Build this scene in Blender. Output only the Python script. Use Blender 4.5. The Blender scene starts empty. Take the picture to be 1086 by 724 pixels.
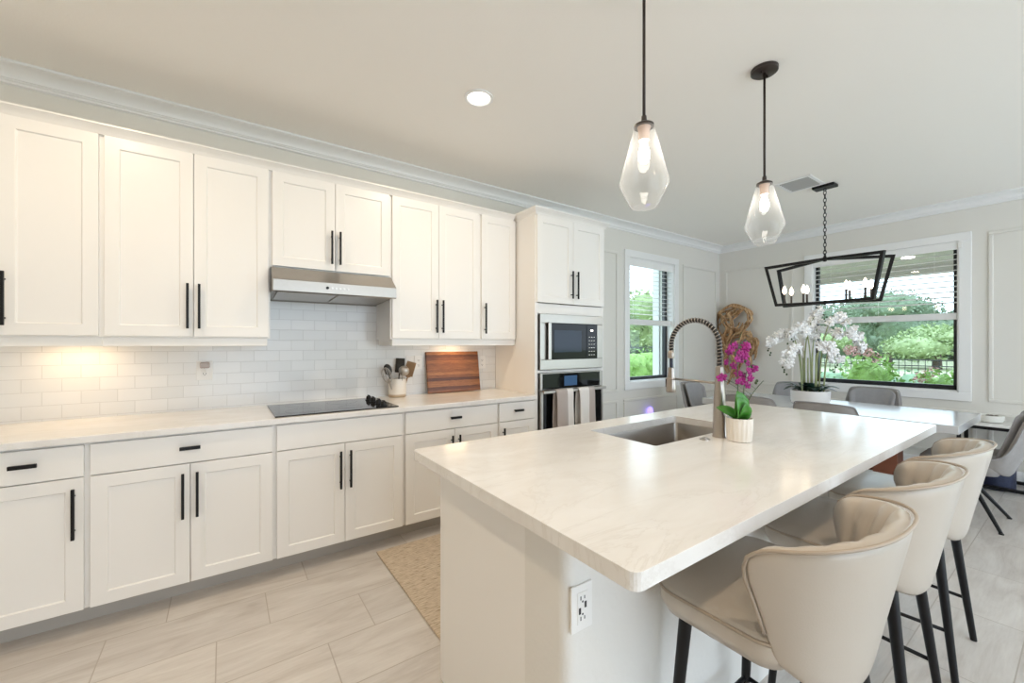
import bpy, bmesh, math, random
from mathutils import Vector, Matrix, Euler, noise as mnoise

random.seed(7)
sc = bpy.context.scene
COL = sc.collection
R = math.radians
PI = math.pi

# ------------------------------------------------------------------ camera
cam_d = bpy.data.cameras.new('camera')
cam = bpy.data.objects.new('camera', cam_d)
COL.objects.link(cam)
cam.location = (0.0, -3.2976, 1.3323)
cam.rotation_euler = (R(90), 0, R(-35.0))
cam_d.sensor_fit = 'HORIZONTAL'
cam_d.sensor_width = 36.0
cam_d.lens = 435.68 / 1086 * 36.0
cam_d.shift_x = -0.4 / 1086
cam_d.shift_y = 2.85 / 1086
cam_d.clip_start = 0.03
cam_d.clip_end = 300
sc.camera = cam

# ------------------------------------------------------------------ view
sc.view_settings.view_transform = 'Standard'
sc.view_settings.look = 'None'
sc.view_settings.exposure = 0.12
sc.view_settings.gamma = 1.0
sc.view_settings.use_curve_mapping = False
sc.cycles.max_bounces = 10
sc.cycles.diffuse_bounces = 6
sc.cycles.transparent_max_bounces = 16
sc.cycles.sample_clamp_indirect = 6.0
sc.cycles.caustics_reflective = False
sc.cycles.caustics_refractive = False
sc.cycles.use_denoising = True

# ------------------------------------------------------------------ world: bright overcast sky
W = bpy.data.worlds.new('sky')
sc.world = W
W.use_nodes = True
bg = W.node_tree.nodes['Background']
bg.inputs['Color'].default_value = (0.75, 0.875, 1.0, 1)
bg.inputs['Strength'].default_value = 3.5

WARM = (1.0, 0.79, 0.56)
def add_light(name, kind, loc, power, color, size=0.1, rot=(0, 0, 0), size_y=None, spread=None, shape=None):
    d = bpy.data.lights.new(name, kind)
    d.energy = power
    d.color = color
    if kind == 'AREA':
        d.shape = shape or 'DISK'
        d.size = size
        if size_y: d.size_y = size_y
        if spread: d.spread = spread
    elif kind == 'POINT':
        d.shadow_soft_size = size
    o = bpy.data.objects.new(name, d)
    o.location = loc
    o.rotation_euler = rot
    COL.objects.link(o)
    return o

RECESSED_POWER = 9.5
UNDERCAB_POWER = 0.75

# ------------------------------------------------------------------ materials
def new_mat(name):
    m = bpy.data.materials.new(name)
    m.use_nodes = True
    nt = m.node_tree
    return m, nt, nt.nodes['Principled BSDF']

def mat(name, col, rough=0.5, metal=0.0, bump=0.0, bscale=80.0, var=0.0, vscale=6.0, coat=0.0, spec=None, emit=None, estr=0.0):
    m, nt, b = new_mat(name)
    b.inputs['Base Color'].default_value = (*col, 1)
    b.inputs['Roughness'].default_value = rough
    b.inputs['Metallic'].default_value = metal
    if coat: b.inputs['Coat Weight'].default_value = coat
    if spec is not None: b.inputs['Specular IOR Level'].default_value = spec
    if emit:
        b.inputs['Emission Color'].default_value = (*emit, 1)
        b.inputs['Emission Strength'].default_value = estr
    tc = nt.nodes.new('ShaderNodeTexCoord')
    nz = nt.nodes.new('ShaderNodeTexNoise')
    nz.inputs['Scale'].default_value = vscale
    nz.inputs['Detail'].default_value = 4
    nt.links.new(tc.outputs['Object'], nz.inputs['Vector'])
    if var:
        mx = nt.nodes.new('ShaderNodeMixRGB')
        mx.inputs[1].default_value = (*[c * (1 - var) for c in col], 1)
        mx.inputs[2].default_value = (*[min(1, c * (1 + var)) for c in col], 1)
        nt.links.new(nz.outputs['Fac'], mx.inputs[0])
        nt.links.new(mx.outputs[0], b.inputs['Base Color'])
    if bump:
        n2 = nt.nodes.new('ShaderNodeTexNoise')
        n2.inputs['Scale'].default_value = bscale
        n2.inputs['Detail'].default_value = 3
        nt.links.new(tc.outputs['Object'], n2.inputs['Vector'])
        bp = nt.nodes.new('ShaderNodeBump')
        bp.inputs['Strength'].default_value = bump
        bp.inputs['Distance'].default_value = 0.01
        nt.links.new(n2.outputs['Fac'], bp.inputs['Height'])
        nt.links.new(bp.outputs[0], b.inputs['Normal'])
    return m

def ramp(nt, fac, stops):
    r = nt.nodes.new('ShaderNodeValToRGB')
    while len(r.color_ramp.elements) > 1:
        r.color_ramp.elements.remove(r.color_ramp.elements[-1])
    r.color_ramp.elements[0].position = stops[0][0]
    r.color_ramp.elements[0].color = (*stops[0][1], 1)
    for p, c in stops[1:]:
        e = r.color_ramp.elements.new(p)
        e.color = (*c, 1)
    nt.links.new(fac, r.inputs[0])
    return r.outputs[0]

def mapped(nt, scale=(1, 1, 1), rot=(0, 0, 0), loc=(0, 0, 0)):
    tc = nt.nodes.new('ShaderNodeTexCoord')
    mp = nt.nodes.new('ShaderNodeMapping')
    mp.inputs['Scale'].default_value = scale
    mp.inputs['Rotation'].default_value = rot
    mp.inputs['Location'].default_value = loc
    nt.links.new(tc.outputs['Object'], mp.inputs['Vector'])
    return mp.outputs[0]

def noise_tex(nt, vec, scale, detail=4, rough=0.5, dist=0.0):
    n = nt.nodes.new('ShaderNodeTexNoise')
    n.inputs['Scale'].default_value = scale
    n.inputs['Detail'].default_value = detail
    n.inputs['Roughness'].default_value = rough
    n.inputs['Distortion'].default_value = dist
    nt.links.new(vec, n.inputs['Vector'])
    return n.outputs['Fac']

def mixrgb(nt, fac, a, b, mode='MIX'):
    m = nt.nodes.new('ShaderNodeMixRGB')
    m.blend_type = mode
    for i, v in ((0, fac), (1, a), (2, b)):
        if hasattr(v, 'is_output') or hasattr(v, 'node'):
            nt.links.new(v, m.inputs[i])
        elif isinstance(v, (int, float)):
            m.inputs[i].default_value = v
        else:
            m.inputs[i].default_value = (*v, 1)
    return m.outputs[0]

def bump(nt, b, h, strength=0.2, dist=0.01):
    bp = nt.nodes.new('ShaderNodeBump')
    bp.inputs['Strength'].default_value = strength
    bp.inputs['Distance'].default_value = dist
    nt.links.new(h, bp.inputs['Height'])
    nt.links.new(bp.outputs[0], b.inputs['Normal'])

def brick(nt, vec, w, h, mortar, offset=0.5, freq=2):
    br = nt.nodes.new('ShaderNodeTexBrick')
    br.offset = offset
    br.offset_frequency = freq
    br.inputs['Scale'].default_value = 1.0
    br.inputs['Brick Width'].default_value = w
    br.inputs['Row Height'].default_value = h
    br.inputs['Mortar Size'].default_value = mortar
    br.inputs['Mortar Smooth'].default_value = 0.1
    br.inputs['Bias'].default_value = 0.0
    br.inputs['Color1'].default_value = (0, 0, 0, 1)
    br.inputs['Color2'].default_value = (1, 1, 1, 1)
    br.inputs['Mortar'].default_value = (0.5, 0.5, 0.5, 1)
    nt.links.new(vec, br.inputs['Vector'])
    return br

M = {}
M['cabinet'] = mat('white_cabinet_paint', (0.86, 0.845, 0.82), 0.32)
M['wall'] = mat('wall_paint', (0.76, 0.74, 0.69), 0.6, bump=0.05, bscale=150)
M['ceiling'] = mat('ceiling_paint', (0.93, 0.905, 0.86), 0.7, bump=0.05, bscale=120)
M['trim'] = mat('trim_paint', (0.86, 0.86, 0.855), 0.35)
M['halfwall'] = mat('half_wall_paint', (0.78, 0.765, 0.73), 0.6, bump=0.15, bscale=60)
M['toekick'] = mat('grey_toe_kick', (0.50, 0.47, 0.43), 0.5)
M['black'] = mat('black_metal', (0.008, 0.008, 0.009), 0.42, spec=0.3)
M['bronze'] = mat('dark_bronze', (0.030, 0.020, 0.016), 0.4)
M['steel'] = mat('brushed_steel', (0.50, 0.475, 0.445), 0.30, metal=1.0, var=0.04, vscale=40)
M['nickel'] = mat('brushed_nickel', (0.46, 0.415, 0.37), 0.28, metal=1.0)
M['sink'] = mat('sink_steel', (0.36, 0.335, 0.31), 0.30, metal=1.0)
M['blackglass'] = mat('black_glass', (0.004, 0.005, 0.006), 0.05, spec=0.22)
M['cooktop'] = mat('cooktop_glass', (0.012, 0.012, 0.014), 0.06, spec=0.5)
M['screen'] = mat('display_screen', (0.02, 0.05, 0.10), 0.1, emit=(0.10, 0.22, 0.45), estr=0.25)
M['mwwindow'] = mat('microwave_window', (0.025, 0.04, 0.065), 0.06, spec=0.22)
M['plastic'] = mat('white_plastic', (0.85, 0.84, 0.82), 0.35)
M['slot'] = mat('dark_slot', (0.03, 0.03, 0.03), 0.6)
M['ceramic'] = mat('cream_ceramic', (0.80, 0.75, 0.68), 0.25)
M['ceramicw'] = mat('white_ceramic', (0.80, 0.78, 0.76), 0.35)
M['clay'] = mat('bare_stoneware', (0.55, 0.43, 0.30), 0.6)
M['piping'] = mat('leather_piping', (0.40, 0.325, 0.25), 0.4)
M['leather'] = mat('beige_leather', (0.51, 0.455, 0.39), 0.30, bump=0.06, bscale=260, var=0.03, vscale=9)
M['fabric'] = mat('grey_fabric', (0.31, 0.295, 0.285), 0.85, bump=0.3, bscale=400, var=0.08, vscale=30)
M['fabricin'] = mat('grey_cushion_fabric', (0.33, 0.325, 0.335), 0.85, bump=0.3, bscale=400, var=0.1, vscale=30)
M['tabletop'] = mat('pale_tabletop', (0.55, 0.555, 0.565), 0.17, var=0.04, vscale=4)
M['walnut'] = mat('red_brown_wood', (0.22, 0.075, 0.04), 0.4, var=0.2, vscale=12)
M['leafgreen'] = mat('orchid_leaf', (0.05, 0.22, 0.025), 0.3, var=0.25, vscale=25)
M['leafdark'] = mat('dark_leaf', (0.015, 0.045, 0.03), 0.3, var=0.3, vscale=20)
M['stem'] = mat('flower_stem', (0.05, 0.08, 0.025), 0.5)
M['stempale'] = mat('pale_stem', (0.32, 0.36, 0.18), 0.5, var=0.3, vscale=30)
M['magenta'] = mat('magenta_petal', (0.33, 0.010, 0.19), 0.5, var=0.35, vscale=60)
M['whitepetal'] = mat('white_petal', (0.92, 0.915, 0.91), 0.5, var=0.03, vscale=40)
M['navy'] = mat('navy_glitter', (0.015, 0.022, 0.06), 0.35, var=0.9, vscale=180, bump=0.6, bscale=220)
M['slat'] = mat('blind_slat', (0.80, 0.80, 0.79), 0.4)
M['winframe'] = mat('black_window_frame', (0.012, 0.014, 0.018), 0.4)
M['stucco'] = mat('pale_stucco', (0.75, 0.75, 0.76), 0.8, bump=0.2, bscale=60)
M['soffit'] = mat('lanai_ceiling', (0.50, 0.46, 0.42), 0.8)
M['lawn'] = mat('lawn', (0.40, 0.43, 0.27), 0.9, var=0.4, vscale=3)
M['fol'] = mat('tree_foliage', (0.19, 0.26, 0.17), 0.7, var=0.5, vscale=3)
M['fol2'] = mat('pale_foliage', (0.31, 0.40, 0.19), 0.7, var=0.4, vscale=4)
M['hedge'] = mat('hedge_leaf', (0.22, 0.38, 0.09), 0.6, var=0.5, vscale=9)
M['folblue'] = mat('bluish_hedge_leaf', (0.19, 0.31, 0.18), 0.6, var=0.5, vscale=9)  # bluer green than the other hedge
M['pinkflower'] = mat('pink_blossom', (0.50, 0.28, 0.26), 0.6, var=0.3, vscale=30)
M['bark'] = mat('bark', (0.12, 0.09, 0.07), 0.9)
M['spring'] = mat('black_spring_hose', (0.015, 0.015, 0.016), 0.4)
M['towelw'] = mat('white_towel', (0.84, 0.82, 0.80), 0.9, bump=0.5, bscale=500)
M['towelt'] = mat('taupe_towel', (0.50, 0.45, 0.43), 0.9, bump=0.5, bscale=500)
M['bowl'] = mat('stone_bowl', (0.74, 0.73, 0.68), 0.6, var=0.08, vscale=30)
M['bulb'] = mat('lit_bulb', (1, 1, 1), 0.4, emit=(1.0, 0.90, 0.76), estr=26.0)
M['flame'] = mat('lit_candle_bulb', (1, 1, 1), 0.4, emit=(1.0, 0.80, 0.55), estr=14.0)
M['lens'] = mat('lit_lens', (1, 1, 1), 0.4, emit=(1.0, 0.93, 0.82), estr=6.0)
M['purpleled'] = mat('purple_night_light', (0.5, 0.5, 0.9), 0.4, emit=(0.25, 0.17, 1.0), estr=2.2)
M['strip'] = mat('under_cabinet_lamp', (1, 1, 1), 0.4, emit=WARM, estr=3.0)
for k in ('flame', 'lens', 'strip', 'screen'):
    M[k].cycles.emission_sampling = 'NONE'
M['cutlery'] = mat('dark_utensil', (0.02, 0.018, 0.016), 0.4)
M['cutwood'] = mat('wooden_utensil', (0.30, 0.18, 0.09), 0.5, var=0.2, vscale=20)

def glass_mat(name, trans, white, tint=(1, 1, 1), rough=0.02):
    m = bpy.data.materials.new(name)
    m.use_nodes = True
    nt = m.node_tree
    nt.nodes.remove(nt.nodes['Principled BSDF'])
    out = nt.nodes['Material Output']
    t = nt.nodes.new('ShaderNodeBsdfTransparent')
    t.inputs[0].default_value = (*tint, 1)
    g = nt.nodes.new('ShaderNodeBsdfGlossy')
    g.inputs['Roughness'].default_value = rough
    lwf = nt.nodes.new('ShaderNodeLayerWeight')
    lwf.inputs[0].default_value = 0.5
    pw = nt.nodes.new('ShaderNodeMath'); pw.operation = 'POWER'; pw.inputs[1].default_value = 5
    nt.links.new(lwf.outputs['Facing'], pw.inputs[0])
    fr = nt.nodes.new('ShaderNodeMath'); fr.operation = 'MULTIPLY_ADD'; fr.inputs[1].default_value = 0.9; fr.inputs[2].default_value = 0.025
    nt.links.new(pw.outputs[0], fr.inputs[0])
    mx = nt.nodes.new('ShaderNodeMixShader')
    nt.links.new(fr.outputs[0], mx.inputs[0])
    nt.links.new(t.outputs[0], mx.inputs[1])
    nt.links.new(g.outputs[0], mx.inputs[2])
    last = mx.outputs[0]
    if white:
        d = nt.nodes.new('ShaderNodeBsdfTranslucent')
        d.inputs[0].default_value = (0.95, 0.95, 0.95, 1)
        d2 = nt.nodes.new('ShaderNodeBsdfDiffuse')
        d2.inputs[0].default_value = (0.95, 0.95, 0.95, 1)
        a = nt.nodes.new('ShaderNodeMixShader')
        a.inputs[0].default_value = 0.5
        nt.links.new(d.outputs[0], a.inputs[1])
        nt.links.new(d2.outputs[0], a.inputs[2])
        m2 = nt.nodes.new('ShaderNodeMixShader')
        lw = nt.nodes.new('ShaderNodeLayerWeight')
        lw.inputs[0].default_value = 0.35
        mr = nt.nodes.new('ShaderNodeMapRange')
        mr.inputs['To Min'].default_value = white
        mr.inputs['To Max'].default_value = min(1, white + 0.30)
        nt.links.new(lw.outputs['Facing'], mr.inputs['Value'])
        nt.links.new(mr.outputs[0], m2.inputs[0])
        nt.links.new(last, m2.inputs[1])
        nt.links.new(a.outputs[0], m2.inputs[2])
        last = m2.outputs[0]
    nt.links.new(last, out.inputs['Surface'])
    return m
M['pane'] = glass_mat('window_glass', 0.95, 0.0, (0.93, 0.97, 0.97))
M['shade'] = glass_mat('pendant_glass', 0.8, 0.035, (1, 1, 1))

def m_floor():
    m, nt, b = new_mat('wood_look_tile')
    tc = nt.nodes.new('ShaderNodeTexCoord')
    sp = nt.nodes.new('ShaderNodeSeparateXYZ')
    nt.links.new(tc.outputs['Object'], sp.inputs[0])
    def mth(op, a, b=None, c=None):
        n = nt.nodes.new('ShaderNodeMath'); n.operation = op
        for i, v in enumerate((a, b, c)):
            if v is None: continue
            if isinstance(v, (int, float)): n.inputs[i].default_value = v
            else: nt.links.new(v, n.inputs[i])
        return n.outputs[0]
    RH, RL = 0.2965, 0.615
    yy = mth('ADD', sp.outputs[1], 1.03 + RH * 100)
    row = mth('FLOOR', mth('DIVIDE', yy, RH))
    # every row of tiles steps on by a third of a tile
    xx = mth('ADD', mth('MULTIPLY_ADD', mth('SUBTRACT', row, 99.0), -0.2075, sp.outputs[0]), 0.03 + RL * 200)
    cb = nt.nodes.new('ShaderNodeCombineXYZ')
    nt.links.new(xx, cb.inputs[0]); nt.links.new(yy, cb.inputs[1])
    br = brick(nt, cb.outputs[0], RL, RH, 0.0024, 0.0, 2)
    g1 = noise_tex(nt, mapped(nt, (0.9, 4.2, 1)), 2.0, 7, 0.62, 0.9)
    g2 = noise_tex(nt, mapped(nt, (2.5, 30, 1)), 3.0, 5, 0.6, 0.2)
    sep = nt.nodes.new('ShaderNodeSeparateColor')
    nt.links.new(br.outputs['Color'], sep.inputs[0])
    c = ramp(nt, g1, [(0.26, (0.45, 0.40, 0.365)), (0.42, (0.59, 0.55, 0.515)), (0.62, (0.71, 0.68, 0.65))])
    c = mixrgb(nt, 0.18, c, ramp(nt, g2, [(0.35, (0.52, 0.46, 0.41)), (0.65, (0.78, 0.73, 0.68))]))
    tone = ramp(nt, sep.outputs[0], [(0.0, (0.90, 0.90, 0.90)), (1.0, (1.03, 1.03, 1.02))])
    c = mixrgb(nt, 1.0, c, tone, 'MULTIPLY')
    c = mixrgb(nt, br.outputs['Fac'], c, (0.46, 0.41, 0.36))
    nt.links.new(c, b.inputs['Base Color'])
    b.inputs['Roughness'].default_value = 0.33
    inv = nt.nodes.new('ShaderNodeMath'); inv.operation = 'SUBTRACT'; inv.inputs[0].default_value = 1
    nt.links.new(br.outputs['Fac'], inv.inputs[1])
    bump(nt, b, inv.outputs[0], 0.4, 0.002)
    return m
M['floor'] = m_floor()

def m_tile():
    m, nt, b = new_mat('white_subway_tile')
    vec = mapped(nt, rot=(R(90), 0, 0), loc=(0.888, 0.009, 0))
    # object x along the wall, object z up
    tc = nt.nodes.new('ShaderNodeTexCoord')
    sp = nt.nodes.new('ShaderNodeSeparateXYZ')
    nt.links.new(tc.outputs['Object'], sp.inputs[0])
    cb = nt.nodes.new('ShaderNodeCombineXYZ')
    ax = nt.nodes.new('ShaderNodeMath'); ax.operation = 'ADD'; ax.inputs[1].default_value = 1.488
    az = nt.nodes.new('ShaderNodeMath'); az.operation = 'SUBTRACT'; az.inputs[1].default_value = 1.288 - 0.0725 * 6
    nt.links.new(sp.outputs[0], ax.inputs[0]); nt.links.new(sp.outputs[2], az.inputs[0])
    nt.links.new(ax.outputs[0], cb.inputs[0]); nt.links.new(az.outputs[0], cb.inputs[1])
    br = brick(nt, cb.outputs[0], 0.150, 0.0725, 0.0018, 0.5, 2)
    sepc = nt.nodes.new('ShaderNodeSeparateColor')
    nt.links.new(br.outputs['Color'], sepc.inputs[0])
    t = ramp(nt, sepc.outputs[0], [(0, (0.78, 0.785, 0.78)), (1, (0.84, 0.84, 0.835))])
    c = mixrgb(nt, br.outputs['Fac'], t, (0.69, 0.69, 0.68))
    nt.links.new(c, b.inputs['Base Color'])
    b.inputs['Roughness'].default_value = 0.14
    inv = nt.nodes.new('ShaderNodeMath'); inv.operation = 'SUBTRACT'; inv.inputs[0].default_value = 1
    nt.links.new(br.outputs['Fac'], inv.inputs[1])
    bump(nt, b, inv.outputs[0], 0.5, 0.002)
    return m
M['tile'] = m_tile()

def m_quartz():
    m, nt, b = new_mat('white_veined_quartz')
    v = mapped(nt, (1, 2.2, 1), rot=(0, 0, R(28)))
    n1 = noise_tex(nt, v, 1.7, 8, 0.62, 1.4)
    vein = ramp(nt, n1, [(0.40, (0, 0, 0)), (0.485, (0.15, 0.15, 0.15)), (0.50, (1, 1, 1)), (0.52, (0.1, 0.1, 0.1)), (0.62, (0, 0, 0))])
    n2 = noise_tex(nt, mapped(nt, (1, 3, 1), rot=(0, 0, R(28))), 3.0, 6, 0.6, 0.8)
    base = ramp(nt, n2, [(0.35, (0.77, 0.75, 0.725)), (0.65, (0.83, 0.82, 0.805))])
    n3 = noise_tex(nt, mapped(nt), 1.3, 2)
    k = nt.nodes.new('ShaderNodeMath'); k.operation = 'MULTIPLY'
    nt.links.new(vein, k.inputs[0]); nt.links.new(n3, k.inputs[1])
    c = mixrgb(nt, k.outputs[0], base, (0.70, 0.675, 0.645))
    nt.links.new(c, b.inputs['Base Color'])
    b.inputs['Roughness'].default_value = 0.16
    return m
M['quartz'] = m_quartz()

def m_board():
    m, nt, b = new_mat('edge_grain_walnut')
    st = nt.nodes.new('ShaderNodeTexCoord')
    sp = nt.nodes.new('ShaderNodeSeparateXYZ')
    nt.links.new(st.outputs['Object'], sp.inputs[0])
    fl = nt.nodes.new('ShaderNodeMath'); fl.operation = 'MULTIPLY'; fl.inputs[1].default_value = 40
    fr = nt.nodes.new('ShaderNodeMath'); fr.operation = 'FLOOR'
    nt.links.new(sp.outputs[2], fl.inputs[0]); nt.links.new(fl.outputs[0], fr.inputs[0])
    wn = nt.nodes.new('ShaderNodeTexWhiteNoise'); wn.noise_dimensions = '1D'
    nt.links.new(fr.outputs[0], wn.inputs['W'])
    g = noise_tex(nt, mapped(nt, (1.2, 1, 16)), 5, 6, 0.7, 2.2)
    a = nt.nodes.new('ShaderNodeMath'); a.operation = 'MULTIPLY_ADD'; a.inputs[1].default_value = 0.38
    nt.links.new(wn.outputs['Value'], a.inputs[0]); 
    h = nt.nodes.new('ShaderNodeMath'); h.operation = 'MULTIPLY'; h.inputs[1].default_value = 0.75
    nt.links.new(g, h.inputs[0]); nt.links.new(h.outputs[0], a.inputs[2])
    c = ramp(nt, a.outputs[0], [(0.26, (0.045, 0.012, 0.005)), (0.46, (0.13, 0.040, 0.013)), (0.66, (0.26, 0.095, 0.028)), (0.88, (0.46, 0.21, 0.07))])
    nt.links.new(c, b.inputs['Base Color'])
    b.inputs['Roughness'].default_value = 0.35
    return m
M['board'] = m_board()

def m_drift():
    m, nt, b = new_mat('teak_root_wood')
    g = noise_tex(nt, mapped(nt, (5, 5, 1.5)), 5, 6, 0.65, 1.5)
    c = ramp(nt, g, [(0.34, (0.10, 0.045, 0.018)), (0.46, (0.38, 0.20, 0.085)), (0.56, (0.62, 0.41, 0.22)), (0.70, (0.78, 0.62, 0.43))])
    nt.links.new(c, b.inputs['Base Color'])
    b.inputs['Roughness'].default_value = 0.6
    bump(nt, b, g, 0.7, 0.02)
    return m
M['drift'] = m_drift()

def m_rug():
    m, nt, b = new_mat('woven_jute')
    v = mapped(nt, (22, 110, 1))
    n1 = noise_tex(nt, v, 1.0, 3, 0.6)
    w = nt.nodes.new('ShaderNodeTexWave')
    w.bands_direction = 'Y'
    w.inputs['Scale'].default_value = 22
    w.inputs['Distortion'].default_value = 2
    w.inputs['Detail Scale'].default_value = 6
    nt.links.new(mapped(nt), w.inputs['Vector'])
    c = ramp(nt, n1, [(0.30, (0.24, 0.17, 0.11)), (0.42, (0.54, 0.44, 0.33)), (0.66, (0.76, 0.66, 0.54))])
    c = mixrgb(nt, 0.25, c, ramp(nt, w.outputs['Fac'], [(0, (0.33, 0.24, 0.15)), (1, (0.66, 0.55, 0.42))]))
    nt.links.new(c, b.inputs['Base Color'])
    b.inputs['Roughness'].default_value = 0.95
    bump(nt, b, n1, 0.8, 0.006)
    return m
M['rug'] = m_rug()

# ------------------------------------------------------------------ mesh helpers
OFF = {}
class MB:
    def __init__(s): s.bm = bmesh.new()
    def box(s, x0, x1, y0, y1, z0, z1):
        x0, x1 = min(x0, x1), max(x0, x1); y0, y1 = min(y0, y1), max(y0, y1); z0, z1 = min(z0, z1), max(z0, z1)
        v = [s.bm.verts.new(p) for p in ((x0,y0,z0),(x1,y0,z0),(x1,y1,z0),(x0,y1,z0),(x0,y0,z1),(x1,y0,z1),(x1,y1,z1),(x0,y1,z1))]
        for f in ((0,3,2,1),(4,5,6,7),(0,1,5,4),(1,2,6,5),(2,3,7,6),(3,0,4,7)):
            s.bm.faces.new([v[i] for i in f])
        return s
    def hexa(s, pts):
        v = [s.bm.verts.new(p) for p in pts]
        for f in ((0,3,2,1),(4,5,6,7),(0,1,5,4),(1,2,6,5),(2,3,7,6),(3,0,4,7)):
            s.bm.faces.new([v[i] for i in f])
        return s
    def tube(s, pts, rad, n=10, cap=True, squash=None):
        pts = [Vector(p) for p in pts]
        if not hasattr(rad, '__len__'): rad = [rad] * len(pts)
        rings = []
        up = None
        for i, p in enumerate(pts):
            a = pts[max(0, i - 1)]; b = pts[min(len(pts) - 1, i + 1)]
            t = (b - a).normalized()
            if up is None:
                up = Vector((0, 0, 1)) if abs(t.z) < 0.9 else Vector((0, 1, 0))
            u = (up - t * up.dot(t))
            u = u.normalized() if u.length > 1e-6 else t.orthogonal().normalized()
            w = t.cross(u)
            up = u
            sq = squash or 1
            rings.append([s.bm.verts.new(p + (u * math.cos(2*PI*k/n) + w * math.sin(2*PI*k/n) * sq) * rad[i]) for k in range(n)])
        for i in range(len(rings) - 1):
            for k in range(n):
                s.bm.faces.new((rings[i][k], rings[i][(k+1) % n], rings[i+1][(k+1) % n], rings[i+1][k]))
        if cap:
            s.bm.faces.new(list(reversed(rings[0]))); s.bm.faces.new(rings[-1])
        return s
    def loop_tube(s, pts, rad, n=8):
        pts = [Vector(p) for p in pts]; m = len(pts); rings = []
        c = sum(pts, Vector()) / m
        for i, p in enumerate(pts):
            t = (pts[(i+1) % m] - pts[i-1]).normalized()
            u = (p - c); u = (u - t * u.dot(t)).normalized(); w = t.cross(u)
            rings.append([s.bm.verts.new(p + (u * math.cos(2*PI*k/n) + w * math.sin(2*PI*k/n)) * rad) for k in range(n)])
        for i in range(m):
            for k in range(n):
                s.bm.faces.new((rings[i][k], rings[i][(k+1) % n], rings[(i+1) % m][(k+1) % n], rings[(i+1) % m][k]))
        return s
    def lathe(s, prof, c=(0, 0, 0), n=32, cap0=True, cap1=True):
        cx, cy, cz = c
        rings = []
        for r, z in prof:
            rings.append([s.bm.verts.new((cx + r * math.cos(2*PI*k/n), cy + r * math.sin(2*PI*k/n), cz + z)) for k in range(n)])
        for i in range(len(rings) - 1):
            for k in range(n):
                s.bm.faces.new((rings[i][k], rings[i][(k+1) % n], rings[i+1][(k+1) % n], rings[i+1][k]))
        if cap0: s.bm.faces.new(list(reversed(rings[0])))
        if cap1: s.bm.faces.new(rings[-1])
        return s
    def extrude_profile(s, prof, axis, a0, a1):
        """closed profile; axis 'x': prof in (y,z); 'y': prof in (x,z); 'z': prof in (x,y)"""
        def P(p, a):
            return {'x': (a, p[0], p[1]), 'y': (p[0], a, p[1]), 'z': (p[0], p[1], a)}[axis]
        A = [s.bm.verts.new(P(p, a0)) for p in prof]
        B = [s.bm.verts.new(P(p, a1)) for p in prof]
        n = len(prof)
        for i in range(n):
            s.bm.faces.new((A[i], A[(i+1) % n], B[(i+1) % n], B[i]))
        s.bm.faces.new(list(reversed(A))); s.bm.faces.new(B)
        return s
    def grid(s, f, nu, nv, closed_u=False):
        V = [[s.bm.verts.new(f(i / (nu if closed_u else nu - 1), j / (nv - 1))) for j in range(nv)] for i in range(nu)]
        for i in range(nu if closed_u else nu - 1):
            for j in range(nv - 1):
                s.bm.faces.new((V[i][j], V[(i+1) % nu][j], V[(i+1) % nu][j+1], V[i][j+1]))
        return V
    def sphere(s, c, r, sx=1, sy=1, sz=1, seg=12, rings=8):
        d = bmesh.ops.create_uvsphere(s.bm, u_segments=seg, v_segments=rings, radius=r)
        bmesh.ops.scale(s.bm, vec=(sx, sy, sz), verts=d['verts'])
        bmesh.ops.translate(s.bm, vec=c, verts=d['verts'])
        return s
    def xform(s, mtx):
        s.bm.transform(mtx); return s
    def build(s, name, m, parent=None, smooth=False, bevel=0.0, seg=2, subsurf=0, weld=False, recalc=True, auto=None):
        if weld: bmesh.ops.remove_doubles(s.bm, verts=s.bm.verts, dist=1e-5)
        if recalc: bmesh.ops.recalc_face_normals(s.bm, faces=s.bm.faces)
        me = bpy.data.meshes.new(name)
        off = OFF.get(parent.name, Vector()) if parent else Vector()
        if off.length: s.bm.transform(Matrix.Translation(-off))
        if smooth:
            for f in s.bm.faces: f.smooth = True
        s.bm.to_mesh(me); s.bm.free()
        mats = m if isinstance(m, (list, tuple)) else [m]
        for x in mats: me.materials.append(x)
        o = bpy.data.objects.new(name, me)
        COL.objects.link(o)
        if parent: o.parent = parent; OFF[o.name] = off
        if bevel:
            b = o.modifiers.new('bevel', 'BEVEL'); b.width = bevel; b.segments = seg; b.limit_method = 'ANGLE'; b.angle_limit = R(40)
            b.harden_normals = False
        if subsurf:
            ss = o.modifiers.new('sub', 'SUBSURF'); ss.levels = subsurf; ss.render_levels = subsurf
        if auto:
            for f in me.polygons: f.use_smooth = True
            try: me.set_sharp_from_angle(angle=R(auto))
            except Exception: pass
        return o

def tag(o, label=None, cat=None, group=None, kind=None):
    if label: o['label'] = label
    if cat: o['category'] = cat
    if group: o['group'] = group
    if kind: o['kind'] = kind
    return o

def thing(name, label, cat, loc=(0, 0, 0), rz=0.0, group=None, local=False):
    """Empty at the base of a thing. Parts are written in world coordinates unless local."""
    o = bpy.data.objects.new(name, None)
    o.empty_display_size = 0.1
    COL.objects.link(o)
    o.location = loc
    o.rotation_euler = (0, 0, rz)
    OFF[o.name] = Vector() if local else Vector(loc)
    return tag(o, label, cat, group)

def struct(o, label=None):
    o['kind'] = 'structure'
    if label: o['label'] = label
    return o

def copy_tree(o, parent=None):
    c = o.copy()
    COL.objects.link(c)
    if parent: c.parent = parent
    for ch in [x for x in bpy.data.objects if x.parent == o]:
        copy_tree(ch, c)
    return c

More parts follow.
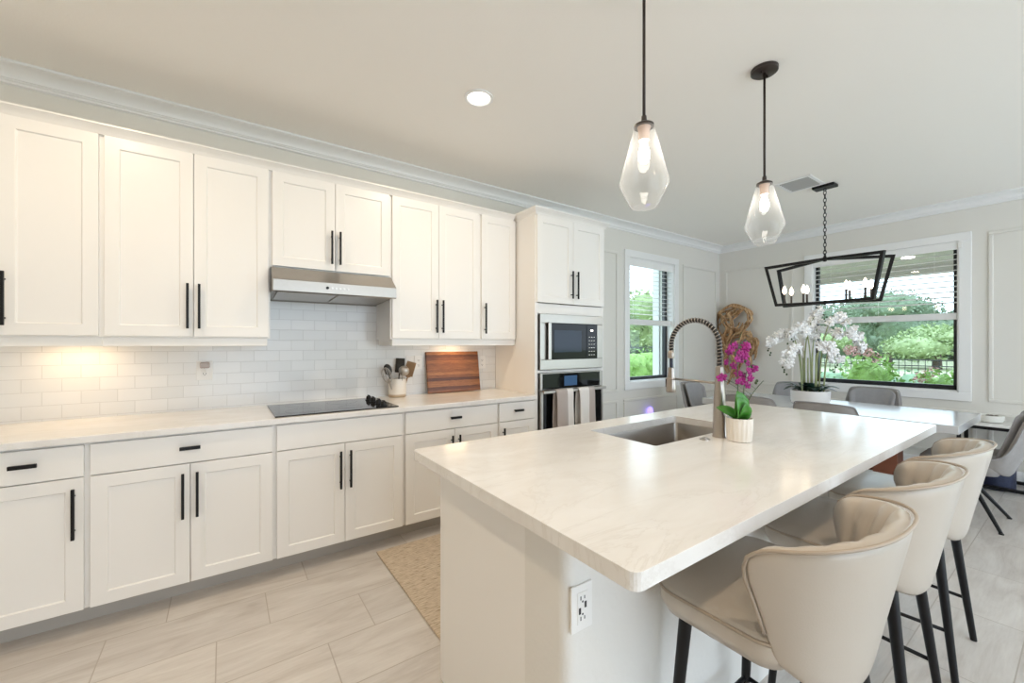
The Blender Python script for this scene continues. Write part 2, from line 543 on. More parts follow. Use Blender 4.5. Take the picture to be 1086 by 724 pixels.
# ------------------------------------------------------------------ room shell
H = 2.782
XW = 6.141
X0 = -4.0
YB = -6.5
struct(MB().box(X0 - .2, XW + .2, YB - .2, .2, -.12, 0).build('floor', M['floor']), 'wood look tile floor')
struct(MB().box(X0 - .2, XW + .2, YB - .2, .2, H, H + .15).build('ceiling', M['ceiling']), 'painted ceiling')

LWX0, LWX1, LWZ0, LWZ1 = 4.045, 4.975, 0.865, 2.40      # opening in the left wall
RWY0, RWY1, RWZ0, RWZ1 = -2.475, -1.205, 0.845, 2.385    # opening in the right wall
T = 0.22
def wall_with_hole_x(x0, x1, y0, y1, z0, z1, hx0, hx1, hz0, hz1):
    m = MB()
    m.box(x0, hx0, y0, y1, z0, z1); m.box(hx1, x1, y0, y1, z0, z1)
    m.box(hx0, hx1, y0, y1, z0, hz0); m.box(hx0, hx1, y0, y1, hz1, z1)
    return m
struct(wall_with_hole_x(X0 - .2, XW + T, 0, T, 0, H, LWX0, LWX1, LWZ0, LWZ1).build('wall_left', M['wall']), 'long kitchen wall')
m = MB()
m.box(XW, XW + T, -3.75, RWY0, 0, H); m.box(XW, XW + T, RWY1, 0, 0, H)
m.box(XW, XW + T, YB, -6.2, 0, H); m.box(XW, XW + T, -6.2, -3.75, 2.45, H)  # unseen wide opening, added to let daylight in from the side
m.box(XW, XW + T, RWY0, RWY1, 0, RWZ0); m.box(XW, XW + T, RWY0, RWY1, RWZ1, H)
struct(m.build('wall_right', M['wall']), 'dining room window wall')
struct(MB().box(X0 - .2, X0, YB, 0, 0, H).build('wall_rear', M['wall']))
m = MB()
m.box(X0, -0.4, YB - .2, YB, 0, H); m.box(5.9, XW + T, YB - .2, YB, 0, H); m.box(-0.4, 5.9, YB - .2, YB, 2.60, H)  # out-of-view opening added across the back as a daylight source
struct(m.build('wall_back', M['wall']))

# crown moulding of the room
CP, CH = 0.119, 0.080
def crown_profile(p, h):
    """(distance from the wall, height below the ceiling)"""
    A = (p - .011, -.0155); B = (.035, -.056)
    pts = [(0, 0), (p, 0), (p, -.011), (p - .005, -.014), A]
    for i in range(1, 8):
        t = PI / 2 * i / 7
        pts.append((A[0] - (A[0] - B[0]) * math.sin(t), B[1] + (A[1] - B[1]) * math.cos(t)))
    return pts + [(.035, -.060), (.027, -.061), (.027, -.066), (.021, -.067), (.017, -.071), (.017, -.080), (.010, -.084), (0, -.084)]
cp = crown_profile(CP, CH - .014)
struct(MB().extrude_profile([(-a, H + b) for a, b in cp], 'x', X0, XW).build('trim_1', M['trim'], auto=35), 'white crown moulding along the kitchen wall')
struct(MB().extrude_profile([(XW - a, H + b) for a, b in cp], 'y', YB, 0).build('trim_2', M['trim'], auto=35), 'white crown moulding along the window wall')

# baseboards
bbp = [(0, 0), (.018, 0), (.018, .10), (.012, .125), (0, .13)]
struct(MB().extrude_profile([(-a, b) for a, b in bbp], 'x', 2.94, XW).build('baseboard_left', M['trim']))
struct(MB().extrude_profile([(XW - a, b) for a, b in bbp], 'y', -3.75, 0).build('baseboard_right', M['trim']))

# picture-frame wall mouldings
NTRIM = [2]
def frame_left(x0, x1, z0, z1, w=.032, d=.014):
    m = MB()
    for (a, b, c, e) in ((x0, x1, z0, z0 + w), (x0, x1, z1 - w, z1), (x0, x0 + w, z0 + w, z1 - w), (x1 - w, x1, z0 + w, z1 - w)):
        m.box(a, b, -d, 0, c, e)
    NTRIM[0] += 1
    struct(m.build('trim_%d' % NTRIM[0], M['wall'], bevel=.006), 'picture frame moulding on the window end of the kitchen wall')
def frame_right(y0, y1, z0, z1, w=.032, d=.014):
    m = MB()
    for (a, b, c, e) in ((y0, y1, z0, z0 + w), (y0, y1, z1 - w, z1), (y0, y0 + w, z0 + w, z1 - w), (y1 - w, y1, z0 + w, z1 - w)):
        m.box(XW - d, XW, a, b, c, e)
    NTRIM[0] += 1
    struct(m.build('trim_%d' % NTRIM[0], M['wall'], bevel=.006), 'picture frame moulding on the dining room window wall')
frame_left(3.10, 3.843, .765, 2.435)
frame_left(5.175, 6.035, .765, 2.435)
frame_left(3.10, 3.843, .20, .665)
frame_left(3.945, 5.065, .20, .665)
frame_left(5.175, 6.035, .20, .665)
frame_right(-.985, -.085, .765, 2.435)
frame_right(-3.68, -2.675, .765, 2.435)
frame_right(-.985, -.085, .20, .665)
frame_right(-2.60, -1.09, .20, .665)
frame_right(-3.68, -2.675, .20, .665)

# ------------------------------------------------------------------ windows
def window_left():
    w = bpy.data.objects.new('window_1', None); COL.objects.link(w); struct(w, 'white cased window in the kitchen wall beyond the oven tower')
    m = MB(); cw = .09; d = .02
    m.box(LWX0 - cw, LWX1 + cw, -d, 0, LWZ1, LWZ1 + .085); m.box(LWX0 - cw, LWX1 + cw, -d, 0, LWZ0 - cw, LWZ0)
    m.box(LWX0 - cw, LWX0, -d, 0, LWZ0, LWZ1); m.box(LWX1, LWX1 + cw, -d, 0, LWZ0, LWZ1)
    m.build('casing', M['trim'], w, bevel=.004)
    m = MB(); t = .012
    m.box(LWX0, LWX0 + t, 0, .10, LWZ0, LWZ1); m.box(LWX1 - t, LWX1, 0, .10, LWZ0, LWZ1)
    m.box(LWX0, LWX1, 0, .10, LWZ0, LWZ0 + t); m.box(LWX0, LWX1, 0, .10, LWZ1 - t, LWZ1)
    m.build('reveal', M['trim'], w)
    m = MB(); f = .05; y0, y1 = .10, .15
    m.box(LWX0, LWX0 + f, y0, y1, LWZ0, LWZ1); m.box(LWX1 - f, LWX1, y0, y1, LWZ0, LWZ1)
    m.box(LWX0, LWX1, y0, y1, LWZ0, LWZ0 + f); m.box(LWX0, LWX1, y0, y1, LWZ1 - f, LWZ1)
    m.build('window_frame', M['winframe'], w, bevel=.003)
    MB().box(LWX0 + f, LWX1 - f, .122, .128, LWZ0 + f, LWZ1 - f).build('glass_pane', M['pane'], w)
    m = MB()
    m.box(LWX1 - .02, LWX1 + .12, T, T + .10, LWZ0 - .1, LWZ1 + .1)
    m.build('exterior_surround', M['stucco'], w)
window_left()
def window_right():
    w = bpy.data.objects.new('window_2', None); COL.objects.link(w); struct(w, 'large white cased window behind the dining table')
    cw = .09; d = .02; X = XW
    m = MB()
    m.box(X - d, X, RWY0 - cw, RWY1 + cw, RWZ1, RWZ1 + .082); m.box(X - d, X, RWY0 - cw, RWY1 + cw, RWZ0 - cw, RWZ0)
    m.box(X - d, X, RWY0 - cw, RWY0, RWZ0, RWZ1); m.box(X - d, X, RWY1, RWY1 + cw, RWZ0, RWZ1)
    m.build('casing', M['trim'], w, bevel=.004)
    m = MB(); t = .012
    m.box(X, X + .10, RWY0, RWY0 + t, RWZ0, RWZ1); m.box(X, X + .10, RWY1 - t, RWY1, RWZ0, RWZ1)
    m.box(X, X + .10, RWY0, RWY1, RWZ0, RWZ0 + t); m.box(X, X + .10, RWY0, RWY1, RWZ1 - t, RWZ1)
    m.build('reveal', M['trim'], w)
    m = MB(); f = .045; x0, x1 = X + .06, X + .11
    m.box(x0, x1, RWY0, RWY0 + f, RWZ0, RWZ1); m.box(x0, x1, RWY1 - f, RWY1, RWZ0, RWZ1)
    m.box(x0, x1, RWY0, RWY1, RWZ0, RWZ0 + f + .015); m.box(x0, x1, RWY0, RWY1, RWZ1 - f, RWZ1)
    m.build('window_frame', M['winframe'], w, bevel=.003)
    MB().box(X + .082, X + .088, RWY0 + f, RWY1 - f, RWZ0 + f, RWZ1 - f).build('glass_pane', M['pane'], w)
window_right()

def blind_left():
    b = thing('window_blind', 'white horizontal blind half lowered in the narrow window beyond the oven tower', 'blind', (4.51, .04, LWZ1 - .02))
    MB().box(LWX0 + .005, LWX1 - .005, .006, .022, 2.300, 2.395).build('valance', M['trim'], b, bevel=.003)
    m = MB(); z = 2.268
    while z > 1.68:
        a, b_, dz = LWX0 + .014, LWX1 - .014, .005
        m.hexa([(a, .030, z - dz - .0026), (b_, .030, z - dz - .0026), (b_, .078, z + dz - .0026), (a, .078, z + dz - .0026),
                (a, .030, z - dz + .0026), (b_, .030, z - dz + .0026), (b_, .078, z + dz + .0026), (a, .078, z + dz + .0026)]); z -= .0555
    m.build('slats', M['slat'], b)
    MB().box(LWX0 + .014, LWX1 - .014, .028, .08, 1.575, 1.645).build('bottom_rail', M['slat'], b, bevel=.006)
    for x in (LWX0 + .15, LWX1 - .15):
        MB().tube([(x, .054, 1.62), (x, .054, 2.31)], .0012, 5).build('ladder_cord', M['slat'], b)
    MB().tube([(LWX0 + .13, .018, 2.30), (LWX0 + .13, .018, 2.02)], .003, 6).build('tilt_wand', M['slat'], b)
blind_left()
def blind_right():
    X = XW
    b = thing('window_blind', 'white horizontal blind half lowered in the wide dining room window', 'blind', (X + .02, -1.84, RWZ1 - .02))
    MB().box(X - .012, X + .006, RWY0 - .0, RWY1 + .0, 2.302, 2.383).build('valance', M['trim'], b, bevel=.003)
    MB().box(X - .026, X - .010, RWY0 - .028, RWY0 + .004, 2.310, 2.372).build('valance_clip', M['plastic'], b, bevel=.003)
    m = MB(); z = 2.262
    while z > 1.72:
        a, b_, dz = RWY0 + .013, RWY1 - .014, .006
        m.hexa([(X + .008, a, z - dz - .0026), (X + .054, a, z + dz - .0026), (X + .054, b_, z + dz - .0026), (X + .008, b_, z - dz - .0026),
                (X + .008, a, z - dz + .0026), (X + .054, a, z + dz + .0026), (X + .054, b_, z + dz + .0026), (X + .008, b_, z - dz + .0026)]); z -= .0555
    m.build('slats', M['slat'], b)
    MB().box(X + .006, X + .056, RWY0 + .014, RWY1 - .014, 1.585, 1.655).build('bottom_rail', M['slat'], b, bevel=.006)
    for y in (RWY0 + .18, (RWY0 + RWY1) / 2, RWY1 - .18):
        MB().tube([(X + .03, y, 1.62), (X + .03, y, 2.31)], .0012, 5).build('ladder_cord', M['slat'], b)
blind_right()

# ------------------------------------------------------------------ cabinets
def shaker(x0, x1, z0, z1, yf, t=.02, rail=.058, rec=.008):
    """door facing -y, front face at y = yf"""
    m = MB(); bm = m.bm
    def ring(a0, a1, b0, b1, y): return [bm.verts.new(p) for p in ((a0, y, b0), (a1, y, b0), (a1, y, b1), (a0, y, b1))]
    O = ring(x0, x1, z0, z1, yf); Bk = ring(x0, x1, z0, z1, yf + t)
    I = ring(x0 + rail, x1 - rail, z0 + rail, z1 - rail, yf)
    P = ring(x0 + rail + .004, x1 - rail - .004, z0 + rail + .004, z1 - rail - .004, yf + rec)
    for A, B in ((O, I), (I, P), (Bk, O)):
        for i in range(4): bm.faces.new((A[i], A[(i+1) % 4], B[(i+1) % 4], B[i]))
    bm.faces.new(P); bm.faces.new(list(reversed(Bk)))
    return m
def pull_v(x, z0, z1, yf, parent, side=-1):
    m = MB(); y = yf - .030
    m.box(x - .006, x + .006, y - .006, y + .006, z0, z1)
    for z in (z0 + .035, z1 - .035):
        m.tube([(x, yf, z), (x, y, z)], .0045, 8)
    return m.build('handle', M['black'], parent, bevel=.0015)
def pull_h(xc, z, yf, parent, L=.084):
    m = MB(); y = yf - .028
    m.box(xc - L / 2, xc + L / 2, y - .0065, y + .0065, z - .0085, z + .0085)
    for x in (xc - L / 2 + .012, xc + L / 2 - .012):
        m.box(x - .0045, x + .0045, y, yf, z - .0045, z + .0045)
    return m.build('handle', M['black'], parent, bevel=.0015)

YB_C, YB_D = -.606, -.628     # base carcass front, base door face
G = .0105
def base_cabinet(x0, x1, label, doors, drawer_pull, hinge='pair', kick=True, handles=None):
    c = thing('base_cabinet', label, 'base cabinet', ((x0 + x1) / 2, -.30, 0), group='white base cabinets along the wall')
    MB().box(x0, x1, YB_C, -.002, .112, .880).build('carcass', M['cabinet'], c)
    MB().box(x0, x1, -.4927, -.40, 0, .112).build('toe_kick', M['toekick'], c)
    d = MB().box(x0 + G, x1 - G, YB_D, YB_C, .7270, .870).build('drawer', M['cabinet'], c, bevel=.002)
    if drawer_pull: pull_h((x0 + x1) / 2 if drawer_pull is True else drawer_pull, .806, YB_D, d)
    zs = (.1160, .7215)
    if doors == 2:
        xm = (x0 + x1) / 2
        for a, b, hx in ((x0 + G, xm - .0015, xm - .029), (xm + .0015, x1 - G, xm + .029)):
            o = shaker(a, b, zs[0], zs[1], YB_D).build('door', M['cabinet'], c, bevel=.0015)
            pull_v(hx, .452, .680, YB_D, o)
    else:
        o = shaker(x0 + G, x1 - G, zs[0], zs[1], YB_D).build('door', M['cabinet'], c, bevel=.0015)
        hx = x1 - G - .029 if hinge == 'left' else x0 + G + .029
        pull_v(hx, .452, .680, YB_D, o)
    return c
BX = [-.900, -.5195, .2315, .9857, 1.738, 2.106]
base_cabinet(BX[0], BX[1], 'narrow white base cabinet with one door, cut by the photo edge', 1, True, 'left')
base_cabinet(BX[1], BX[2], 'two door white base cabinet left of the cooktop, under the backsplash outlet', 2, True)
base_cabinet(BX[2], BX[3], 'two door white base cabinet under the cooktop, its drawer front without a pull', 2, False)
base_cabinet(BX[3], BX[4], 'two door white base cabinet below the utensil crock, behind the island corner', 2, True)
base_cabinet(BX[4], BX[5], 'narrow white base cabinet next to the oven tower', 1, True, 'right')

YU_C, YU_D = -.340, -.360
UZ0, UZ1 = 1.3757, 2.409
UX = [-.880, -.5195, .2315, .9857, 1.736, 2.100]
def upper_cabinet(x0, x1, label, doors, z0=UZ0, hz=(1.420, 1.672), hinge='pair', rail=True):
    c = thing('upper_cabinet', label, 'wall cabinet', ((x0 + x1) / 2, -.17, z0), group='white wall cabinets')
    MB().box(x0, x1, YU_C, -.001, z0 - .008, UZ1).build('carcass', M['cabinet'], c)
    if rail:
        a, b = x0 + (.0 if x0 > -.6 and x0 < .5 or x0 < -.6 or x0 > 1.7 else .016), x1 - (.016 if abs(x1 - .2315) < .01 else 0)
        m = MB().box(a, b, -.335, -.315, 1.3216, z0 - .008)
        if abs(x1 - .2315) < .01: m.box(b - .02, b, -.315, -.002, 1.3216, z0 - .008)
        if abs(x0 - .9857) < .01: m.box(a, a + .02, -.315, -.002, 1.3216, z0 - .008)
        m.build('light_rail', M['cabinet'], c, bevel=.002)
    if doors == 2:
        xm = (x0 + x1) / 2
        for a, b, hx in ((x0 + G, xm - .0015, xm - .026), (xm + .0015, x1 - G, xm + .026)):
            o = shaker(a, b, z0, UZ1, YU_D).build('door', M['cabinet'], c, bevel=.0015)
            pull_v(hx, hz[0], hz[1], YU_D, o)
    else:
        o = shaker(x0 + G, x1 - G, z0, UZ1, YU_D).build('door', M['cabinet'], c, bevel=.0015)
        pull_v(x0 + G + .026 if hinge == 'right' else x1 - G - .026, hz[0], hz[1], YU_D, o)
    return c
upper_cabinet(UX[0], UX[1], 'tall white wall cabinet with a single door at the far left above the counter', 1, hinge='right')
upper_cabinet(UX[1], UX[2], 'two door white wall cabinet left of the range hood', 2)
upper_cabinet(UX[2], UX[3], 'short two door white wall cabinet directly above the range hood', 2, z0=1.822, hz=(1.862, 2.082), rail=False)
upper_cabinet(UX[3], UX[4], 'two door white wall cabinet right of the range hood, above the cutting board', 2)
upper_cabinet(UX[4], UX[5], 'narrow single door white wall cabinet against the oven tower', 1, hinge='right')

# cabinet crown
kp = [(.03, 0), (-.004, 0), (-.010, .012), (-.016, .020), (-.028, .030), (-.036, .036), (-.040, .038), (-.040, .046), (.03, .046)]
m = MB().extrude_profile([(YU_D + .005 + a, UZ1 + b) for a, b in kp], 'x', -.88, 2.068)
struct(m.build('trim_20', M['cabinet'], auto=30), 'crown strip along the top of the wall cabinets')

# oven tower
TX0, TX1, TYD, TYC = 2.108, 2.929, -.6326, -.612
tw = thing('oven_tower', 'tall white cabinet tower holding the microwave and wall oven', 'tall cabinet', ((TX0 + TX1) / 2, -.3, 0))
m = MB()
m.box(TX0, TX0 + .03, TYC, -.002, 0, 2.425); m.box(TX1 - .03, TX1, TYC, -.002, 0, 2.425)
m.box(TX0 + .03, TX1 - .03, -.03, -.002, .1, 2.425); m.box(TX0 + .03, TX1 - .03, TYC, -.03, 2.395, 2.425)
m.box(TX0 + .03, TX1 - .03, TYC, -.03, 1.59, 1.676); m.box(TX0 + .03, TX1 - .03, TYC, -.03, 1.09, 1.112)
m.box(TX0 + .03, TX1 - .03, TYC, -.03, .10, .36); m.box(TX0 + .03, TX1 - .03, TYC + .05, -.03, 0, .10)
m.build('carcass', M['cabinet'], tw, bevel=.0015)
xm = 2.5245
for a, b, hx in ((TX0 + .012, xm - .0015, xm - .030), (xm + .0015, TX1 - .012, xm + .034)):
    o = shaker(a, b, 1.6817, 2.409, TYD).build('door', M['cabinet'], tw, bevel=.0015)
    pull_v(hx, 1.730, 1.970, TYD, o)
o = shaker(TX0 + .012, TX1 - .012, .116, .335, TYD, rail=.05).build('drawer', M['cabinet'], tw, bevel=.0015)
pull_h(xm, .28, TYD, o)
# crown strip wraps three sides
m = MB(); bm = m.bm
kpt = [(-.025, 0), (.004, 0), (.010, .014), (.018, .024), (.030, .034), (.038, .041), (.042, .044), (.042, .053), (-.025, .053)]
def crown_ring(e, z):
    return [(TX0 - e, -.002, z), (TX0 - e, TYD + .004 - e, z), (TX1 + e, TYD + .004 - e, z), (TX1 + e, -.002, z)]
rows = [[bm.verts.new(p) for p in crown_ring(e, 2.409 + z)] for e, z in kpt]
for i in range(len(rows)):
    A, B = rows[i], rows[(i + 1) % len(rows)]
    for k in range(3): bm.faces.new((A[k], A[k+1], B[k+1], B[k]))
for k in (0, 3): bm.faces.new([r[k] for r in rows])
m.build('crown', M['cabinet'], tw)

# microwave
mw = thing('microwave', 'built in stainless microwave in the oven tower, above the wall oven', 'microwave', (2.52, -.40, 1.112))
m = MB(); y0, y1 = -.634, -.61
x0, x1, z0, z1 = 2.150, 2.895, 1.116, 1.588
gx0, gx1, gz0, gz1 = 2.222, 2.812, 1.203, 1.512
m.box(x0, x1, y0, y1, z0, gz0); m.box(x0, x1, y0, y1, gz1, z1); m.box(x0, gx0, y0, y1, gz0, gz1); m.box(gx1, x1, y0, y1, gz0, gz1)
m.build('trim_frame', M['steel'], mw, bevel=.003)
MB().box(TX0 + .04, TX1 - .04, -.605, -.12, 1.12, 1.58).build('body', M['steel'], mw)
MB().box(gx0, gx0 + .42 - .075, y0 - .012, y1, gz0, gz1)
d = MB().box(gx0, gx0 + .450, y0 - .014, y1, gz0, gz1).build('door', M['blackglass'], mw, bevel=.004)
MB().box(gx0 + .065, gx0 + .385, y0 - .0155, y0 - .013, gz0 + .06, gz1 - .06).build('window', M['mwwindow'], d)
MB().box(gx0 - .006, gx0 + .028, y0 - .030, y0 - .014, gz0 - .005, gz1 + .005).build('handle', M['steel'], d, bevel=.006)
p = MB().box(gx0 + .453, gx1, y0 - .014, y1, gz0, gz1).build('control_panel', M['blackglass'], mw, bevel=.004)
for r in range(6):
    for c_ in range(3):
        MB().box(gx0 + .478 + c_ * .030, gx0 + .494 + c_ * .030, y0 - .0152, y0 - .0138, gz0 + .030 + r * .032, gz0 + .036 + r * .032).build('button', M['plastic'], p)
MB().box(gx0 + .500, gx0 + .530, y0 - .0155, y0 - .0138, gz1 - .062, gz1 - .050).build('display', M['lens'], p)

# wall oven
ov = thing('wall_oven', 'stainless and black glass wall oven under the microwave', 'oven', (2.52, -.35, .37))
MB().box(TX0 + .04, TX1 - .04, -.60, -.05, .365, 1.085).build('body', M['steel'], ov)
cpn = MB().box(2.150, 2.895, -.636, -.60, .948, 1.088).build('control_panel', M['steel'], ov, bevel=.002)
MB().box(2.172, 2.850, -.640, -.635, .953, 1.082).build('black_glass', M['blackglass'], cpn, bevel=.002)
MB().box(2.410, 2.560, -.6425, -.639, .972, 1.058).build('display', M['screen'], cpn)
d = MB().box(2.150, 2.895, -.640, -.60, .372, .942).build('door', M['steel'], ov, bevel=.003)
MB().box(2.176, 2.868, -.643, -.638, .40, .915).build('door_glass', M['blackglass'], d, bevel=.002)
m = MB()
m.box(2.135, 2.872, -.702, -.684, .925, .948)
for x in (2.175, 2.84): m.box(x, x + .02, -.69, -.64, .927, .944)
m.build('handle', M['steel'], d, bevel=.004)

def towel(x0, x1, label, cols, seed, zb):
    rnd = random.Random(seed)
    m = MB(); bm = m.bm
    n = 17; prof = []
    # profile over the bar: back side up, over, front down
    path = [(-.660, zb + .06), (-.662, .80), (-.668, .90), (-.680, .945), (-.692, .956), (-.704, .950), (-.712, .93), (-.716, .88), (-.718, .80), (-.720, .70), (-.722, zb)]
    V = []
    for i in range(n):
        u = i / (n - 1)
        row = []
        for j, (y, z) in enumerate(path):
            k = max(0, j - 5) / 6
            kb = max(0, 3 - j) / 3
            wob = math.sin(u * 9 + seed) * .007 * k + math.sin(u * 4 + seed * 2) * .005 * k
            cx = (x0 + x1) / 2
            x = cx + (x0 + u * (x1 - x0) - cx) * (1 - .10 * math.sin(k * 3) * (1 if k else 0))
            row.append(bm.verts.new((x + .006 * k * math.sin(seed + z * 20), y + wob - .004 * k, z)))
        V.append(row)
    for i in range(n - 1):
        for j in range(len(path) - 1):
            f = bm.faces.new((V[i][j], V[i+1][j], V[i+1][j+1], V[i][j+1]))
            f.material_index = 0 if i < (n - 1) * .58 else 1
    o = m.build('kitchen_towel', cols, None, smooth=True)
    s = o.modifiers.new('thick', 'SOLIDIFY'); s.thickness = .005; s.offset = 0
    ss = o.modifiers.new('sub', 'SUBSURF'); ss.levels = 1; ss.render_levels = 1
    tag(o, label, 'towel', 'kitchen towels on the oven handle')
towel(2.258, 2.455, 'kitchen towel, taupe then white, on the oven handle nearer the counter', [M['towelt'], M['towelw']], 1.3, .52)
towel(2.515, 2.715, 'kitchen towel, white then grey, on the oven handle nearer the window', [M['towelw'], M['towelt']], 2.9, .56)

# wall countertop
m = MB().box(-1.6, 2.106, -.6497, -.001, .881, .914)
tag(m.build('countertop', M['quartz'], bevel=.004), 'long white quartz countertop along the tiled wall', 'countertop')
m = MB()
m.box(-1.6, 2.106, -.009, 0, .914, 1.46); m.box(.23, .99, -.009, 0, 1.46, 1.75)
o = m.build('backsplash', M['tile'])
tag(o, 'glossy white subway tile backsplash above the counter', 'backsplash')
o['kind'] = 'structure'

# under-cabinet lamps
def undercab(x, label):
    o = thing('under_cabinet_lamp', label, 'lamp', (x, -.17, 1.345))
    MB().box(x - .11, x + .11, -.20, -.12, 1.348, 1.3655).build('housing', M['plastic'], o, bevel=.003)
    MB().box(x - .10, x + .10, -.19, -.13, 1.344, 1.349).build('diffuser', M['strip'], o)
    add_light('under_cabinet_glow', 'AREA', (x, -.15, 1.342), UNDERCAB_POWER, (1.0, .68, .36), .20, (0, 0, 0), .06, shape='RECTANGLE')
undercab(-.66, 'small lamp under the far left wall cabinet, lighting the tiles')
undercab(1.62, 'small lamp under the wall cabinet over the cutting board')

# range hood
hd = thing('range_hood', 'stainless under cabinet range hood above the cooktop', 'range hood', (.60, -.2, 1.63))
hx0, hx1 = .234, .984
m = MB()
prof = [(-.010, 1.812), (-.365, 1.812), (-.475, 1.728), (-.480, 1.722), (-.480, 1.655), (-.470, 1.648), (-.455, 1.662), (-.03, 1.640), (-.010, 1.630)]
m.extrude_profile(prof, 'x', hx0, hx1)
m.build('hood_body', mat('hood_steel', (0.40, 0.375, 0.345), 0.34, metal=1.0, var=0.04, vscale=40), hd, bevel=.002)
for a, b in ((hx0 + .03, .600), (.614, hx1 - .03)):
    m = MB(); m.hexa([(a, -.43, 1.651), (b, -.43, 1.651), (b, -.10, 1.634), (a, -.10, 1.634), (a, -.43, 1.662), (b, -.43, 1.662), (b, -.10, 1.645), (a, -.10, 1.645)])
    m.build('filter', M['steel'], hd, bevel=.002)
for k in range(5):
    MB().tube([(.565 + k * .024, -.480, 1.690), (.565 + k * .024, -.486, 1.690)], .007, 10).build('button', M['steel'], hd)
MB().tube([(.536, -.480, 1.690), (.536, -.485, 1.690)], .009, 12).build('power_button', M['black'], hd)
for x in (.34, .88):
    MB().lathe([(.032, 0), (.032, -.006), (.026, -.008)], (x, -.405, 1.656), 20).build('hood_lamp', M['steel'], hd)

# cooktop
ck = thing('cooktop', 'black glass electric cooktop set in the wall counter', 'cooktop', (.59, -.35, .914))
MB().box(.233, .953, -.618, -.085, .9145, .9215).build('glass_top', M['cooktop'], ck, bevel=.003)
for i, y in enumerate((-.215, -.325, -.455, -.560)):
    k = MB().lathe([(.024, 0), (.024, .004), (.019, .007), (.017, .026), (.014, .030)], (.868, y, .9215), 20).build('knob', M['black'], ck, auto=40)
    MB().box(.862, .874, y - .016, y + .016, .9515, .9595).build('grip', M['black'], k, bevel=.002)
m = MB()
for (x, y, r) in ((.40, -.22, .075), (.40, -.47, .10), (.68, -.22, .10), (.68, -.47, .075)):
    n = 40
    for k in range(n):
        pass
    rings = [[m.bm.verts.new((x + rr * math.cos(2*PI*k/n), y + rr * math.sin(2*PI*k/n), .9217)) for k in range(n)] for rr in (r, r - .0025)]
    for k in range(n): m.bm.faces.new((rings[0][k], rings[0][(k+1) % n], rings[1][(k+1) % n], rings[1][k]))
m.build('burner_rings', mat('burner_ring_print', (.06, .06, .06), .2), ck)

# outlets
def outlet_y(name, x, z, yw, label, w=.072, h=.116, kind='duplex', grp=None):
    """plate on a wall facing -y"""
    o = thing(name, label, 'outlet', (x, yw, z), group=grp)
    p = MB().box(x - w / 2, x + w / 2, yw - .006, yw, z - h / 2, z + h / 2).build('plate', M['plastic'], o, bevel=.002)
    if kind == 'duplex':
        m = MB().box(x - .017, x + .017, yw - .008, yw - .005, z - .034, z + .034)
        m.build('receptacle', M['plastic'], o, bevel=.001)
        for s in (-1, 1):
            m = MB(); zc = z + s * .021
            m.box(x - .008, x - .0055, yw - .0088, yw - .0075, zc - .005, zc + .005)
            m.box(x + .0055, x + .008, yw - .0088, yw - .0075, zc - .004, zc + .004)
            m.tube([(x, yw - .0075, zc - .009), (x, yw - .0088, zc - .009)], .0025, 8)
            m.build('socket_holes', M['slot'], o)
        return o
    if kind == 'usb':
        MB().box(x - .018, x + .018, yw - .008, yw - .005, z - .040, z + .040).build('receptacle', M['plastic'], o, bevel=.001)
        for s in (-1, 1):
            m = MB(); zc = z + s * .026
            m.box(x - .008, x - .0055, yw - .0088, yw - .0075, zc - .005, zc + .005)
            m.box(x + .0055, x + .008, yw - .0088, yw - .0075, zc - .004, zc + .004)
            m.tube([(x, yw - .0075, zc - s * .010), (x, yw - .0088, zc - s * .010)], .0026, 8)
            m.build('socket_holes', M['slot'], o)
        for s in (-1, 1): MB().box(x + s * .010 - .0035, x + s * .010 + .0035, yw - .0088, yw - .0075, z + s * .006 - .008, z + s * .006 + .008).build('charging_port', M['slot'], o)
    if kind == 'switch':
        MB().box(x - .016, x + .016, yw - .010, yw - .005, z - .033, z + .033).build('rocker', M['plastic'], o, bevel=.002)
    return o
ot = outlet_y('outlet', -.105, 1.165, -.009, 'white outlet on the tiles below the wall cabinet left of the cooktop', w=.085, h=.125)
pl = thing('plug', 'small clear plug adapter in the outlet left of the cooktop', 'plug', (-.10, -.02, 1.195))
MB().box(-.128, -.078, -.052, -.0185, 1.180, 1.218).build('plug_body', mat('smoky_plastic', (.42, .36, .33), .25), pl, bevel=.006)
MB().tube([(-.103, -.03, 1.180), (-.100, -.03, 1.165), (-.098, -.024, 1.150)], .003, 6).build('cord_stub', M['plastic'], pl)
outlet_y('light_switch', 1.262, 1.178, -.009, 'white rocker switch on the tiles beside the crock', kind='switch')['category'] = 'switch'
outlet_y('outlet', 1.335, 1.178, -.009, 'white outlet on the tiles just left of the cutting board')
outlet_y('outlet', 1.955, 1.165, -.009, 'white outlet on the tiles between the cutting board and oven tower')

